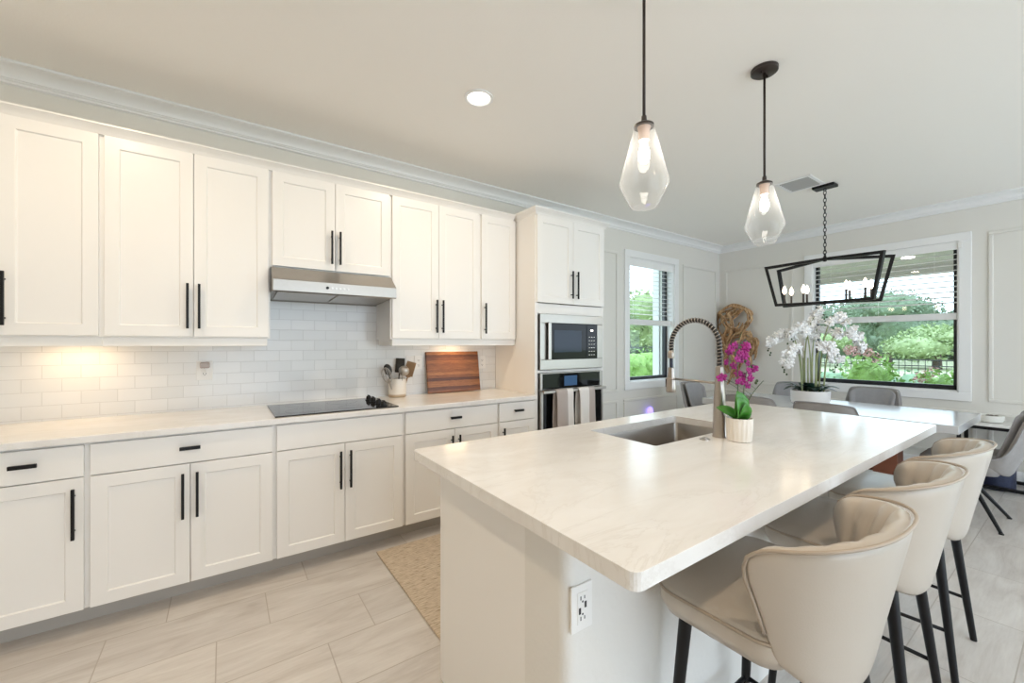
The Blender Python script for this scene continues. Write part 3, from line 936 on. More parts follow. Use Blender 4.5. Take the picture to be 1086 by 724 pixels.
# utensil crock
cc = (1.128, -.085, .9142)
cr = thing('utensil_crock', 'cream stoneware crock with a bare clay foot beside the cooktop', 'crock', cc)
MB().lathe([(.055, .0), (.066, .002), (.068, .022)], cc, 40, cap1=False).build('foot', M['clay'], cr, smooth=True)
MB().lathe([(.068, .022), (.070, .030), (.070, .138), (.068, .145), (.064, .145), (.063, .03), (.0, .028)], cc, 40, cap0=False, cap1=False).build('crock_wall', M['ceramic'], cr, auto=40)
def utensil(name, label, dx, dy, lean, L, kind, m_, headm=None):
    b = Vector(cc) + Vector((dx * .3, dy * .3, .032))
    d = Vector((lean[0], lean[1], 1)).normalized()
    o = thing(name, label, 'utensil', tuple(b), group='utensils in the crock')
    MB().tube([b, b + d * (L * .75)], [.0045, .005], 8).build('handle', m_, o)
    t = b + d * (L * .75)
    fy = Vector((.574, .819, 0)); fy = (fy - d * fy.dot(d)).normalized(); fx = fy.cross(d)
    q = Matrix((fx, fy, d)).transposed().to_4x4()
    mm = MB()
    if kind == 'spoon': mm.sphere((0, 0, .032), .03, .85, .28, 1.2)
    elif kind == 'spatula':
        mm.box(-.028, .028, -.003, .003, -.004, .085)
    elif kind == 'ladle': mm.sphere((.0, .02, .02), .034, 1.0, .8, .9)
    elif kind == 'whisk':
        for k in range(6):
            a = PI * k / 6
            pts = [(.028 * math.sin(s) * math.cos(a), .028 * math.sin(s) * math.sin(a), .05 - .05 * math.cos(s)) for s in [PI * i / 8 * 1.0 for i in range(9)]]
            mm.tube(pts, .0014, 5)
            pts = [(-x, -y, z) for x, y, z in pts]
            mm.tube(pts, .0014, 5)
    mm.xform(Matrix.Translation(t) @ q @ Matrix.Scale(1.3, 4))
    mm.build('head', headm or m_, o, smooth=kind != 'spatula', bevel=.002 if kind == 'spatula' else 0)
utensil('serving_spoon', 'black cooking spoon leaning left out of the crock', -.10, -.02, (-.26, .0), .20, 'spoon', M['cutlery'])
utensil('ladle', 'steel ladle standing in the crock', .05, -.14, (.02, -.22), .20, 'ladle', M['steel'])
utensil('whisk', 'steel whisk leaning out of the crock toward the cooktop', -.14, -.10, (-.42, -.22), .13, 'whisk', M['steel'])
utensil('spatula', 'wooden spatula upright in the crock', .14, -.06, (.26, -.10), .19, 'spatula', M['cutwood'])
utensil('serving_spoon', 'brown wooden spoon at the right of the crock', .16, .06, (.40, .06), .17, 'spoon', M['cutwood'])
utensil('spatula', 'black turner standing in the middle of the crock', .02, .02, (.12, .10), .22, 'spatula', M['cutlery'])

# cutting board leaning on the tiles
bd = MB().box(-.252, .252, -.0125, .0125, 0, .352).build('cutting_board', M['board'], bevel=.004)
bd.location = (1.645, -.075, .9175)
bd.rotation_euler = (R(-8.5), 0, R(0))
tag(bd, 'striped walnut cutting board leaning on the tiles by the oven tower', 'cutting board')

# ------------------------------------------------------------------ island
isl = thing('kitchen_island', 'white kitchen island base with a painted half wall on the stool side', 'island', (1.85, -2.15, 0))
IX0, IX1 = .705, 2.94
IYA, IYM, IYB = -1.789, -2.355, -2.530
m = MB()
m.box(IX0 + .02, IX1, IYM, IYA + .02 - .04, .10, .60)      # below the sink
m.box(IX0 + .02, 1.40, IYM, IYA - .02, .60, .8765); m.box(2.21, IX1, IYM, IYA - .02, .60, .8765)
m.box(1.40, 2.21, IYM, IYM + .06, .60, .8765); m.box(1.40, 2.21, IYA - .05, IYA - .02, .60, .8765)
m.box(IX0 + .02, IX1, IYM, IYA - .09, 0, .10)
m.build('cabinet_body', M['cabinet'], isl)
MB().box(IX0, IX0 + .02, IYM + .001, IYA, 0, .8765).build('end_panel', M['cabinet'], isl, bevel=.0015)
xs = [IX0 - .005, 1.05, 1.42, 1.81, 2.20, 2.57, IX1]
for a, b in zip(xs[:-1], xs[1:]):
    d = MB()
    dm = shaker(a + .006, b - .006, .116, .8650, 0)
    dm.xform(Matrix.Translation((a + b, IYA, 0)) @ Matrix.Rotation(PI, 4, 'Z'))
    dm.build('door', M['cabinet'], isl, bevel=.0015)
# half wall with rounded corners
r = .035
def rr(x0, x1, y0, y1, r, corners, n=6):
    pts = []
    for (cx, cy, a0, k) in ((x0 + r, y0 + r, 180, 'a'), (x1 - r, y0 + r, 270, 'b'), (x1 - r, y1 - r, 0, 'c'), (x0 + r, y1 - r, 90, 'd')):
        if k in corners:
            for i in range(n + 1):
                a = R(a0 + 90 * i / n); pts.append((cx + r * math.cos(a), cy + r * math.sin(a)))
        else:
            pts.append({'a': (x0, y0), 'b': (x1, y0), 'c': (x1, y1), 'd': (x0, y1)}[k])
    return pts
MB().extrude_profile(rr(IX0 - .001, IX1, IYB, IYM, r, 'ab'), 'z', 0, .8765).build('half_wall', M['halfwall'], isl, auto=30)
outlet_y('outlet', .752, .657, IYB, 'white outlet with charging ports on the island half wall under the overhang', w=.074, h=.118, kind='usb')

# island top with sink cut-out
SX0, SX1, SY0, SY1 = 1.452, 2.157, -2.253, -1.878
TOPX0, TOPX1, TOPY0, TOPY1 = .611, 3.030, -2.816, -1.733
m = MB(); bm = m.bm
out = rr(TOPX0, TOPX1, TOPY0, TOPY1, .022, 'abcd', 5)
inn = rr(SX0, SX1, SY0, SY1, .012, 'abcd', 4)
ov_ = [bm.verts.new((x, y, .877)) for x, y in out]; iv = [bm.verts.new((x, y, .877)) for x, y in inn]
ed = [bm.edges.new((ov_[i], ov_[(i+1) % len(ov_)])) for i in range(len(ov_))] + [bm.edges.new((iv[i], iv[(i+1) % len(iv)])) for i in range(len(iv))]
g_ = bmesh.ops.triangle_fill(bm, use_beauty=True, use_dissolve=False, edges=ed)
faces = [f for f in g_['geom'] if isinstance(f, bmesh.types.BMFace)]
ex = bmesh.ops.extrude_face_region(bm, geom=faces)
bmesh.ops.translate(bm, vec=(0, 0, .037), verts=[v for v in ex['geom'] if isinstance(v, bmesh.types.BMVert)])
o = m.build('island_countertop', M['quartz'], bevel=.010, seg=4)
tag(o, 'white quartz island countertop overhanging the stool side', 'countertop')

# sink
sk = thing('sink', 'undermount stainless sink set in the island top', 'sink', (1.80, -2.06, .66))
m = MB()
def sink_ring(e, z, r): return [(x, y, z) for x, y in rr(SX0 - e, SX1 + e, SY0 - e, SY1 + e, max(.004, r), 'abcd', 4)]
rows = [sink_ring(.030, .8755, .03), sink_ring(.004, .8755, .02), sink_ring(.002, .870, .02), sink_ring(-.002, .70, .02), sink_ring(-.012, .680, .02), sink_ring(-.10, .672, .02)]
V = [[m.bm.verts.new(p) for p in rw] for rw in rows]
for A, B in zip(V[:-1], V[1:]):
    for i in range(len(A)): m.bm.faces.new((A[i], A[(i+1) % len(A)], B[(i+1) % len(A)], B[i]))
m.bm.faces.new(V[-1])
o = m.build('basin', M['sink'], sk, auto=40)
MB().lathe([(.045, .6725), (.045, .675), (.030, .673), (.028, .671)], (1.80, -2.06, 0), 24).build('drain', M['steel'], sk)

# faucet
fb = Vector((1.835, -2.312, .9142))
fa = thing('faucet', 'tall brushed nickel spring faucet arching over the island sink', 'faucet', tuple(fb))
MB().lathe([(.030, 0), (.030, .006), (.0275, .010), (.0265, .10), (.0235, .19), (.0175, .27), (.0165, .315), (.0135, .318)], fb, 28).build('column', M['nickel'], fa, auto=40)
arc = []
z0a, ztop, y1a = 1.225, 1.447, -2.066
for i in range(11): arc.append((fb.x, fb.y, z0a + (1.325 - z0a) * i / 10))
yc = (fb.y + y1a) / 2; ry = (y1a - fb.y) / 2
for i in range(1, 25):
    a = PI - PI * i / 24
    arc.append((fb.x, yc + ry * math.cos(a), 1.325 + (ztop - 1.325) * math.sin(a)))
arc.append((fb.x, y1a, 1.29))
MB().tube(arc, .0105, 12).build('hose', M['spring'], fa, smooth=True)
# spring coil
L = [0]
for p, q in zip(arc[:-1], arc[1:]): L.append(L[-1] + (Vector(q) - Vector(p)).length)
def arc_at(s):
    for i in range(len(L) - 1):
        if s <= L[i+1]:
            k = (s - L[i]) / max(1e-6, L[i+1] - L[i]); return Vector(arc[i]).lerp(Vector(arc[i+1]), k), (Vector(arc[i+1]) - Vector(arc[i])).normalized()
    return Vector(arc[-1]), (Vector(arc[-1]) - Vector(arc[-2])).normalized()
turns = 34; pts = []
for i in range(turns * 10 + 1):
    s = L[-1] * i / (turns * 10)
    p, t = arc_at(s)
    u = Vector((1, 0, 0)); w = t.cross(u).normalized()
    a = 2 * PI * i / 10
    pts.append(p + (u * math.cos(a) + w * math.sin(a)) * .0122)
MB().tube(pts, .0021, 5).build('spring_coil', M['nickel'], fa, smooth=True)
sp_ = Vector((fb.x, y1a, 0))
m = MB()
m.lathe([(.0145, 1.262), (.016, 1.265), (.016, 1.292), (.013, 1.297)], sp_, 20)
m.build('collar', M['nickel'], fa, auto=40)
MB().tube([(sp_.x, sp_.y, 1.265), (sp_.x, sp_.y - .001, 1.21)], .0085, 12).build('spray_hose', mat('navy_hose', (.02, .025, .05), .4), fa)
h_ = MB().lathe([(.0225, 1.092), (.0245, 1.095), (.0245, 1.115), (.021, 1.150), (.0155, 1.19), (.0145, 1.214), (.010, 1.216)], sp_, 24).build('spray_head', M['nickel'], fa, auto=40)
MB().box(sp_.x - .006, sp_.x + .006, sp_.y + .016, sp_.y + .030, 1.115, 1.160).build('spray_trigger', M['bronze'], h_, bevel=.003)
m = MB().tube([(fb.x, fb.y, 1.155), (fb.x, y1a - .02, 1.160)], .0055, 10)
m.loop_tube([(sp_.x + .022 * math.cos(2*PI*k/20), sp_.y + .022 * math.sin(2*PI*k/20), 1.160) for k in range(20)], .004)
m.build('support_arm', M['nickel'], fa, smooth=True)
m = MB().tube([(fb.x + .02, fb.y - .005, .985), (fb.x + .055, fb.y - .012, .985)], .013, 14)
m.tube([(fb.x + .05, fb.y - .011, .985), (fb.x + .058, fb.y - .02, 1.00), (fb.x + .062, fb.y - .05, 1.012)], [.006, .005, .004], 8)
m.build('lever', M['nickel'], fa, smooth=True)

bt = thing('air_switch', 'small round steel button on the island top beside the faucet', 'button', (1.725, -2.305, .9142))
MB().lathe([(.021, 0), (.021, .004), (.018, .0055)], (1.725, -2.305, .9142), 24).build('button_rim', M['steel'], bt, auto=40)
MB().lathe([(.012, .0055), (.012, .009), (.010, .010)], (1.725, -2.305, .9142), 20).build('button_cap', M['steel'], bt, auto=40)

# ------------------------------------------------------------------ orchids
def leaf_grid(m, base, direction, up, L, W, droop, n=9, curl=.25):
    d = Vector(direction).normalized(); u = Vector(up).normalized()
    side = d.cross(u).normalized(); u = side.cross(d).normalized()
    rows = []
    for i in range(n):
        t = i / (n - 1)
        c = Vector(base) + d * (L * t) + u * (L * (.35 * math.sin(t * PI * .6) - droop * t * t))
        w = W * (math.sin(PI * min(1, .12 + .88 * t) ** .8) ** .7 if t < 1 else 0) * .5
        w = W * .5 * max(.02, math.sin(PI * (.10 + .90 * t)) ** .75)
        rows.append([m.bm.verts.new(c + side * w * s + u * (abs(s) * w * curl)) for s in (-1, -.5, 0, .5, 1)])
    for A, B in zip(rows[:-1], rows[1:]):
        for k in range(4): m.bm.faces.new((A[k], A[k+1], B[k+1], B[k]))

def flower(m, c, nrm, size, rnd):
    n = Vector(nrm).normalized()
    u = n.orthogonal().normalized(); w = n.cross(u)
    a0 = rnd.random() * .5
    for k in range(5):
        a = a0 + 2 * PI * k / 5
        d = u * math.cos(a) + w * math.sin(a); s = n.cross(d)
        wd = size * (1.0 if k in (1, 4) else .62)
        P = [c + n * .002]
        pts = [(0.25, .5), (.6, 1.0), (.9, .7), (1.02, .12)]
        prev = None
        base = m.bm.verts.new(c)
        for t, ww in pts:
            h = n * (size * (.16 * math.sin(t * 2.4) - .10 * t))
            row = [m.bm.verts.new(c + d * size * t + s * (wd * .5 * ww * q) + h + n * (-.05 * size * abs(q))) for q in (-1, 0, 1)]
            if prev is None:
                m.bm.faces.new((base, row[0], row[1])); m.bm.faces.new((base, row[1], row[2]))
            else:
                for q in range(2): m.bm.faces.new((prev[q], row[q], row[q+1], prev[q+1]))
            prev = row
    m.sphere(c + n * size * .16, size * .15, seg=6, rings=5)

def bez(p0, p1, p2, p3, n=14):
    p0, p1, p2, p3 = map(Vector, (p0, p1, p2, p3))
    return [p0 * (1-t)**3 + p1 * 3*t*(1-t)**2 + p2 * 3*t*t*(1-t) + p3 * t**3 for t in [i / (n - 1) for i in range(n)]]

def solid(o, t):
    s = o.modifiers.new('thick', 'SOLIDIFY'); s.thickness = t; s.offset = 0
    return o

# camera-facing sideways axis helps only to choose where sprays lean, everything is placed in world space
RIGHT = Vector((math.cos(R(-35)), math.sin(R(-35)), 0))   # toward the stool end
FWD = Vector((math.sin(R(35)), math.cos(R(35)), 0))

def purple_orchid():
    rnd = random.Random(3)
    c = Vector((1.830, -2.402, .9142))
    o = thing('potted_orchid', 'magenta orchid in a small ribbed white pot on the island', 'potted plant', tuple(c))
    n = 72
    m = MB()
    def pf(r): return lambda k: r + (.0012 if k % 4 < 2 else -.0008)
    rings = []
    for r, z in ((.042, 0), (.047, .002), (.051, .05), (.053, .100), (.0495, .100), (.047, .09)):
        rings.append([m.bm.verts.new((c.x + pf(r)(k) * math.cos(2*PI*k/n), c.y + pf(r)(k) * math.sin(2*PI*k/n), c.z + z)) for k in range(n)])
    for A, B in zip(rings[:-1], rings[1:]):
        for k in range(n): m.bm.faces.new((A[k], A[(k+1) % n], B[(k+1) % n], B[k]))
    m.bm.faces.new(list(reversed(rings[0])))
    m.build('pot', M['ceramic'], o, auto=50)
    MB().lathe([(.046, .088), (.03, .094), (.005, .096)], c, 20).build('moss', mat('potting_moss', (.10, .075, .04), .9, bump=.8, bscale=120), o)
    b = c + Vector((0, 0, .095))
    specs = [(-RIGHT * .55 - FWD * .25, .95, .120, .074, .06), (-RIGHT * .42 + FWD * .1, 1.5, .125, .072, .0), (-RIGHT * .12 - FWD * .45, 1.0, .095, .058, .10),
             (RIGHT * .7 - FWD * .3, .8, .065, .045, .2), (-RIGHT * .8 + FWD * .5, .35, .10, .045, .2), (RIGHT * .3 + FWD * .8, .9, .09, .05, .2)]
    for d, uz, L_, W_, dr in specs:
        m = MB(); leaf_grid(m, b, d + Vector((0, 0, uz)), tuple(Vector((0, 0, .6)) - FWD), L_, W_, dr)
        solid(m.build('leaf', M['leafgreen'], o, smooth=True), .002)
    stems = [
        bez(b, b + Vector((0, 0, .16)) - RIGHT * .01, b + Vector((0, 0, .34)) - RIGHT * .015, b + Vector((0, 0, .375)) - RIGHT * .005 - FWD * .03),
        bez(b + RIGHT * .012, b + Vector((0, 0, .14)) + RIGHT * .02, b + Vector((0, 0, .28)) + RIGHT * .02, b + Vector((0, 0, .22)) + RIGHT * .085),
        bez(b + RIGHT * .02, b + RIGHT * .02 + Vector((0, 0, .06)), b + RIGHT * .05 + Vector((0, 0, .11)), b + RIGHT * .105 + Vector((0, 0, .165)))]
    fl = [[], [], []]
    def at(px, py, d=1.75):
        """point at this place of the photo in the vertical plane through the pot"""
        x = (px - 789.5) / 435.68 * 1.775; z = 1.3323 - (py - 364.85) / 435.68 * 1.775
        return Vector((c.x, c.y, 0)) + RIGHT * x + Vector((0, 0, z)) + FWD * rnd.uniform(-.02, .02)
    pos0 = [(784, 366), (793, 366), (781, 373), (789, 374), (797, 370), (785, 380), (793, 381), (778, 384), (786, 388), (795, 377), (800, 366), (779, 369)]
    pos1 = [(789, 396), (797, 392), (792, 404), (799, 401), (803, 396), (786, 404), (806, 391), (801, 385), (794, 398)]
    pos2 = [(769, 401), (801, 409), (772, 400)]
    for s, pos, sz in ((0, pos0, .0175), (1, pos1, .0165), (2, pos2, .018)):
        st = MB().tube(stems[s], [.0028 - .0012 * i / 13 for i in range(14)], 6).build('stem', M['stem'], o, smooth=True)
        m = MB(); k = MB()
        for p in pos:
            q = at(*p)
            near = min(stems[s], key=lambda v: (v - q).length)
            k.tube([near, near.lerp(q, .5) + Vector((0, 0, .006)), q], .0012, 5)
            flower(m, q, -FWD + RIGHT * rnd.uniform(-.6, .6) + Vector((0, 0, rnd.uniform(-.4, .5))), sz * rnd.uniform(.9, 1.15), rnd)
        k.build('stalks', M['stem'], st, smooth=True)
        solid(m.build('blossoms', M['magenta'], st, smooth=True), .0008)
    m = MB()
    for p in ((809, 404), (807, 406), (804, 389), (795, 383)): m.sphere(at(*p), .006, 1, 1, 1.2, 8, 6)
    m.build('buds', M['stem'], o, smooth=True)
purple_orchid()

def white_orchid():
    rnd = random.Random(11)
    c = Vector((4.65, -1.69, .7602))
    o = thing('potted_orchid', 'tall white orchid arrangement in a low white bowl on the dining table', 'potted plant', tuple(c))
    MB().lathe([(.125, 0), (.150, .003), (.157, .03), (.160, .125), (.152, .127), (.148, .10), (.0, .098)], c, 48, cap1=False).build('pot', M['ceramicw'], o, auto=40)
    b = c + Vector((0, 0, .10))
    m = MB()
    for k in range(22):
        a = 2 * PI * k / 22 + rnd.uniform(-.1, .1); rr_ = rnd.uniform(.02, .09)
        leaf_grid(m, b + Vector((math.cos(a) * rr_, math.sin(a) * rr_, 0)), (math.cos(a), math.sin(a), rnd.uniform(.25, .9)), (0, 0, 1), rnd.uniform(.12, .18), .085, rnd.uniform(.3, .7), 7)
    solid(m.build('leaves', M['leafdark'], o, smooth=True), .002)
    def at(px, py, dd=0):
        sc_ = 4.84 / 435.68
        x = (px - 861.5) * sc_; z = 1.3323 - (py - 364.85) * sc_
        return Vector((c.x, c.y, 0)) + RIGHT * x + Vector((0, 0, z)) + FWD * dd
    sprays = [  # base px, control, tip control, tip, depth
        ((852, 412), (851, 360), (842, 358), (832, 380), -.10),
        ((856, 412), (855, 350), (846, 345), (830, 364), .05),
        ((862, 412), (862, 345), (855, 342), (842, 356), -.02),
        ((866, 412), (866, 350), (874, 346), (882, 352), .10),
        ((868, 412), (868, 330), (886, 326), (898, 362), -.05),
        ((870, 412), (870, 338), (884, 350), (896, 366), -.12),
        ((859, 412), (858, 355), (866, 340), (880, 334), .08),
        ((864, 412), (862, 350), (872, 360), (876, 378), -.08)]
    for (p0, p1, p2, p3, dd) in sprays:
        base = at(*p0, dd * .4)
        pts = bez(base, at(*p1, dd * .6), at(*p2, dd), at(*p3, dd * 1.3), 20)
        st = MB().tube(pts, [.0075 - .005 * i / 19 for i in range(20)], 7).build('stem', M['stempale'], o, smooth=True)
        m = MB()
        for i in range(9, 20):
            for _ in range(2):
                q = pts[i] + Vector((rnd.uniform(-1, 1), rnd.uniform(-1, 1), rnd.uniform(-1, .3))) * .036
                flower(m, q, -FWD * .8 + Vector((rnd.uniform(-.8, .8), rnd.uniform(-.8, .8), rnd.uniform(-.3, .6))), rnd.uniform(.034, .045), rnd)
        solid(m.build('blossoms', M['whitepetal'], st, smooth=True), .001)
        m = MB()
        for k in range(4):
            q = pts[-1] + Vector((rnd.uniform(-.03, .03), rnd.uniform(-.03, .03), -.05 - .022 * k))
            m.sphere(q, .0085, 1, 1, 1.2, 8, 6)
        m.build('buds', M['stem'], st, smooth=True)
    m = MB()
    for k in range(10):
        a = 2 * PI * k / 10
        p = b + Vector((math.cos(a) * .05, math.sin(a) * .05, 0))
        m.tube([p, p + Vector((math.cos(a) * .006, math.sin(a) * .006, rnd.uniform(.30, .42)))], .006, 6)
    m.build('support_stakes', M['stempale'], o, smooth=True)
white_orchid()

# ------------------------------------------------------------------ bucket seats
def sgnpow(v, e): return math.copysign(abs(v) ** e, v)
def bucket(name_outer, m_outer, prof, n_u=45, n_v=9, thick=.034, pleats=0, cyc=0.0, ex=2.4, rim_fn=None, bot_fn=None):
    pass

def shell(parent, name, m_, A_top, A_bot, rt, rb, ct, cb, ztop, zbot, thick, pleat=0.0, npl=7, ex=2.5, bow=.0, nu=49, nv=10, subsurf=1, flare=1.0, tip=0.0, flare_y=None):
    """Curved seat back. Angle a runs from -A to A measured from the back (-y). rt/rb: (rx, ry) at the rim and the foot."""
    def outer(u, v):
        s = 2 * u - 1
        A = A_bot + (A_top - A_bot) * v ** .8 - tip * max(0, (v - .70) / .30) ** 2.2
        a = s * A
        f = v ** flare; fy = v ** (flare_y or flare)
        rx = rb[0] + (rt[0] - rb[0]) * f; ry = rb[1] + (rt[1] - rb[1]) * fy
        cy = cb + (ct - cb) * fy
        e = 2 / ex
        x = rx * sgnpow(math.sin(a), e); y = cy - ry * sgnpow(math.cos(a), e)
        zt = ztop(s); zb = zbot(s)
        z = zb + (zt - zb) * v
        return Vector((x, y, z))
    m = MB(); bm = m.bm
    O = [[outer(i / (nu - 1), j / (nv - 1)) for j in range(nv)] for i in range(nu)]
    I = []
    for i in range(nu):
        row = []
        for j in range(nv):
            a = O[min(i + 1, nu - 1)][j] - O[max(i - 1, 0)][j]; b = O[i][min(j + 1, nv - 1)] - O[i][max(j - 1, 0)]
            n = a.cross(b).normalized()
            if n.dot(Vector((-O[i][j].x, -O[i][j].y - .0 + .15, 0))) < 0: n = -n
            s = 2 * i / (nu - 1) - 1
            edge = min(1, (1 - abs(s)) / .10) ** .5
            tp = 1 - .35 * (j / (nv - 1)) ** 3
            t = thick * (.45 + .55 * edge) * tp
            if pleat: t += pleat * (abs(math.sin(PI * (s * .5 + .5) * npl)) ** .6 - .5) * edge * (.3 + .7 * math.sin(PI * min(1, j / (nv - 1) * .9 + .1)))
            row.append(O[i][j] + n * t)
        I.append(row)
    VO = [[bm.verts.new(p) for p in r_] for r_ in O]; VI = [[bm.verts.new(p) for p in r_] for r_ in I]
    for i in range(nu - 1):
        for j in range(nv - 1):
            bm.faces.new((VO[i][j], VO[i+1][j], VO[i+1][j+1], VO[i][j+1]))
            bm.faces.new((VI[i][j], VI[i][j+1], VI[i+1][j+1], VI[i+1][j]))
        bm.faces.new((VO[i][nv-1], VO[i+1][nv-1], VI[i+1][nv-1], VI[i][nv-1]))
        bm.faces.new((VO[i][0], VI[i][0], VI[i+1][0], VO[i+1][0]))
    for i in (0, nu - 1):
        for j in range(nv - 1):
            bm.faces.new((VO[i][j], VO[i][j+1], VI[i][j+1], VI[i][j]))
    sh = m.build(name, m_, parent, smooth=True, subsurf=subsurf)
    rim = [O[0][j] for j in range(0, nv - 1)] + [O[i][nv-1] + Vector((0, 0, .001)) for i in range(nu)] + [O[nu-1][j] for j in range(nv - 2, -1, -1)]
    return sh, rim, O

def seat_pad(parent, name, m_, w, y0, y1, z0, z1, r, taper=.02):
    m = MB()
    rows = []
    for e, z in ((-.030 - taper, z0), (-.008 - taper * .6, z0 + .008), (-.002, z0 + (z1 - z0) * .45), (0, z1 - .022), (-.004, z1 - .008), (-.014, z1), (-.10, z1 + .006)):
        rows.append([m.bm.verts.new((x, y, z)) for x, y in rr(-w / 2 - e, w / 2 + e, y0 - e, y1 + e, max(.02, r + e), 'abcd', 6)])
    for A, B in zip(rows[:-1], rows[1:]):
        for i in range(len(A)): m.bm.faces.new((A[i], A[(i+1) % len(A)], B[(i+1) % len(A)], B[i]))
    m.bm.faces.new(list(reversed(rows[0]))); m.bm.faces.new(rows[-1])
    return m.build(name, m_, parent, auto=50)

def make_stool(loc, label):
    o = thing('bar_stool', label, 'bar stool', loc, 0, 'beige leather stools along the island', local=True)
    st = seat_pad(o, 'seat', M['leather'], .526, -.115, .235, .575, .662, .075)
    pts = [(x, y, .650) for x, y in rr(-.263, .263, -.115, .235, .075, 'abcd', 6)]
    MB().loop_tube(pts, .0045, 6).build('piping', M['piping'], st, smooth=True)
    zt = lambda s: .916 - .046 * abs(s) ** 2.0 - (.022 * max(0, (abs(s) - .86) / .14) ** 2.5)
    zb = lambda s: .505 + .088 * abs(s) ** 1.6
    sh, rim, O = shell(o, 'backrest', M['leather'], R(93), R(78), (.290, .230), (.232, .128), -.035, -.056, zt, zb, .058, pleat=.026, npl=9, ex=2.35, flare=.6, tip=R(5), flare_y=1.05)
    rim = [p for p in rim if p.z > .650]
    MB().tube(rim, .0045, 7).build('piping', M['piping'], sh, smooth=True)
    for sx in (-1, 1):
        for top, foot in (((sx * .185, .165, .585), (sx * .225, .205, 0)), ((sx * .150, -.118, .585), (sx * .206, -.184, 0))):
            MB().tube([top, foot], [.0185, .0115], 16).build('leg', M['black'], o, auto=50)
    m = MB()
    for sx in (-1, 1):
        m.tube([(sx * .2125, .193, .185), (sx * .189, -.170, .185)], .0075, 8)
    m.tube([(-.2125, .193, .185), (.2125, .193, .185)], .0075, 8)
    m.build('footrest', M['black'], o, smooth=True)
    MB().box(-.17, .17, -.15, .17, .560, .580).build('seat_plate', M['black'], o, bevel=.003)
    return o
YS = -2.790
stool = make_stool((1.262, YS, 0), 'beige leather bar stool nearest the corner of the island with the outlet')
for x, lab in ((1.912, 'middle beige leather bar stool of the three along the island'), (2.556, 'beige leather bar stool at the island end next to the dining table')):
    c = copy_tree(stool); c.location = (x, YS, 0); c['label'] = lab

# ------------------------------------------------------------------ dining table
TBX0, TBX1, TBY0, TBY1 = 4.185, 5.115, -2.738, -.86
tb = thing('dining_table', 'long dining table with a thick pale top in front of the windows', 'table', (4.65, -1.8, 0))
MB().box(TBX0, TBX1, TBY0, TBY1, .700, .760).build('tabletop', M['tabletop'], tb, bevel=.003)
for y in (-2.34, -1.42):
    MB().box(4.56, 4.74, y, y + .16, .03, .700).build('pedestal', M['walnut'], tb, bevel=.004)
    MB().box(4.50, 4.80, y - .03, y + .19, 0, .03).build('foot', M['walnut'], tb, bevel=.004)
MB().box(4.60, 4.70, -2.18, -1.42, .24, .34).build('stretcher', M['walnut'], tb, bevel=.004)

def make_chair(loc, rz, label):
    o = thing('dining_chair', label, 'dining chair', loc, rz, 'grey upholstered chairs around the dining table', local=True)
    # rim is high at the back and drops to seat height on the arms
    def zt(s):
        k = abs(s)
        return .880 - .012 * min(1, (k / .38)) ** 2 - .36 * (1 - math.cos(PI * min(1, max(0, (k - .38) / .50)))) / 2 * 1.0
    zb = lambda s: .375 + .07 * abs(s) ** 2
    sh, rim, O = shell(o, 'seat_shell', M['fabric'], R(104), R(86), (.238, .265), (.205, .19), -.11, -.035, zt, zb, .030, ex=3.6, flare=.8)
    MB().tube(rim, .0045, 6).build('piping', M['fabricin'], sh, smooth=True)
    seat_pad(o, 'seat', M['fabric'], .44, -.20, .235, .375, .470, .09, taper=.03)
    sh2, rim2, O2 = shell(o, 'back_cushion', M['fabricin'], R(62), R(58), (.204, .222), (.175, .165), -.11, -.035, lambda s: .872 - .05 * abs(s) ** 3, lambda s: .478,   .032, pleat=.006, npl=5, ex=3.6, flare=.8, nu=25)
    MB().tube([(0, 0, .26), (0, 0, .385)], [.028, .035], 16).build('swivel_hub', M['black'], o, auto=40)
    for sx in (-1, 1):
        for sy in (-1, 1):
            t = Vector((sx * .02, sy * .02, .300)); f = Vector((sx * .228, sy * .195, .006))
            m = MB().tube([t, f], [.016, .011], 8)
            l = m.build('leg', M['black'], o)
            MB().lathe([(.014, 0), (.014, .008)], (f.x, f.y, 0), 12).build('glide', M['black'], l)
    return o
ch = make_chair((4.68, -2.71, 0), 0, 'grey dining chair at the table end nearest the bar stools')
def put_chair(x, y, rz, lab):
    c = copy_tree(ch); c.location = (x, y, 0); c.rotation_euler = (0, 0, rz); c['label'] = lab
put_chair(4.115, -2.075, -PI / 2, 'grey dining chair on the island side of the table, nearer the stools')
put_chair(4.115, -1.525, -PI / 2, 'grey dining chair on the island side of the table, behind the magenta orchid')
put_chair(5.195, -1.955, PI / 2, 'grey dining chair on the window side of the table, right of the white orchid')
put_chair(5.195, -1.235, PI / 2, 'grey dining chair on the window side of the table, behind the white orchid')
put_chair(4.545, -.83, PI, 'grey dining chair at the far table end, in front of the narrow window')

# ------------------------------------------------------------------ console, bowl, navy vase
cn = thing('console_table', 'low console with a black metal frame and pale top under the window wall', 'console table', (5.93, -3.2, 0))
cx0, cx1, cy0, cy1, chh = 5.70, 6.10, -4.0, -2.52, .60
MB().box(cx0, cx1, cy0, cy1, chh - .02, chh).build('top', M['quartz'], cn, bevel=.002)
m = MB(); t = .028
for z in (.02, chh - .02 - t):
    m.box(cx0, cx0 + t, cy0, cy1, z, z + t); m.box(cx1 - t, cx1, cy0, cy1, z, z + t)
    m.box(cx0 + t, cx1 - t, cy0, cy0 + t, z, z + t); m.box(cx0 + t, cx1 - t, cy1 - t, cy1, z, z + t)
m.build('frame', M['black'], cn)
for x in (cx0, cx1 - t):
    for y in (cy0, cy1 - t):
        MB().box(x, x + t, y, y + t, 0, chh - .02).build('leg', M['black'], cn)
bw = thing('bowl', 'small round stone bowl on the low black framed console', 'bowl', (5.92, -2.70, chh))
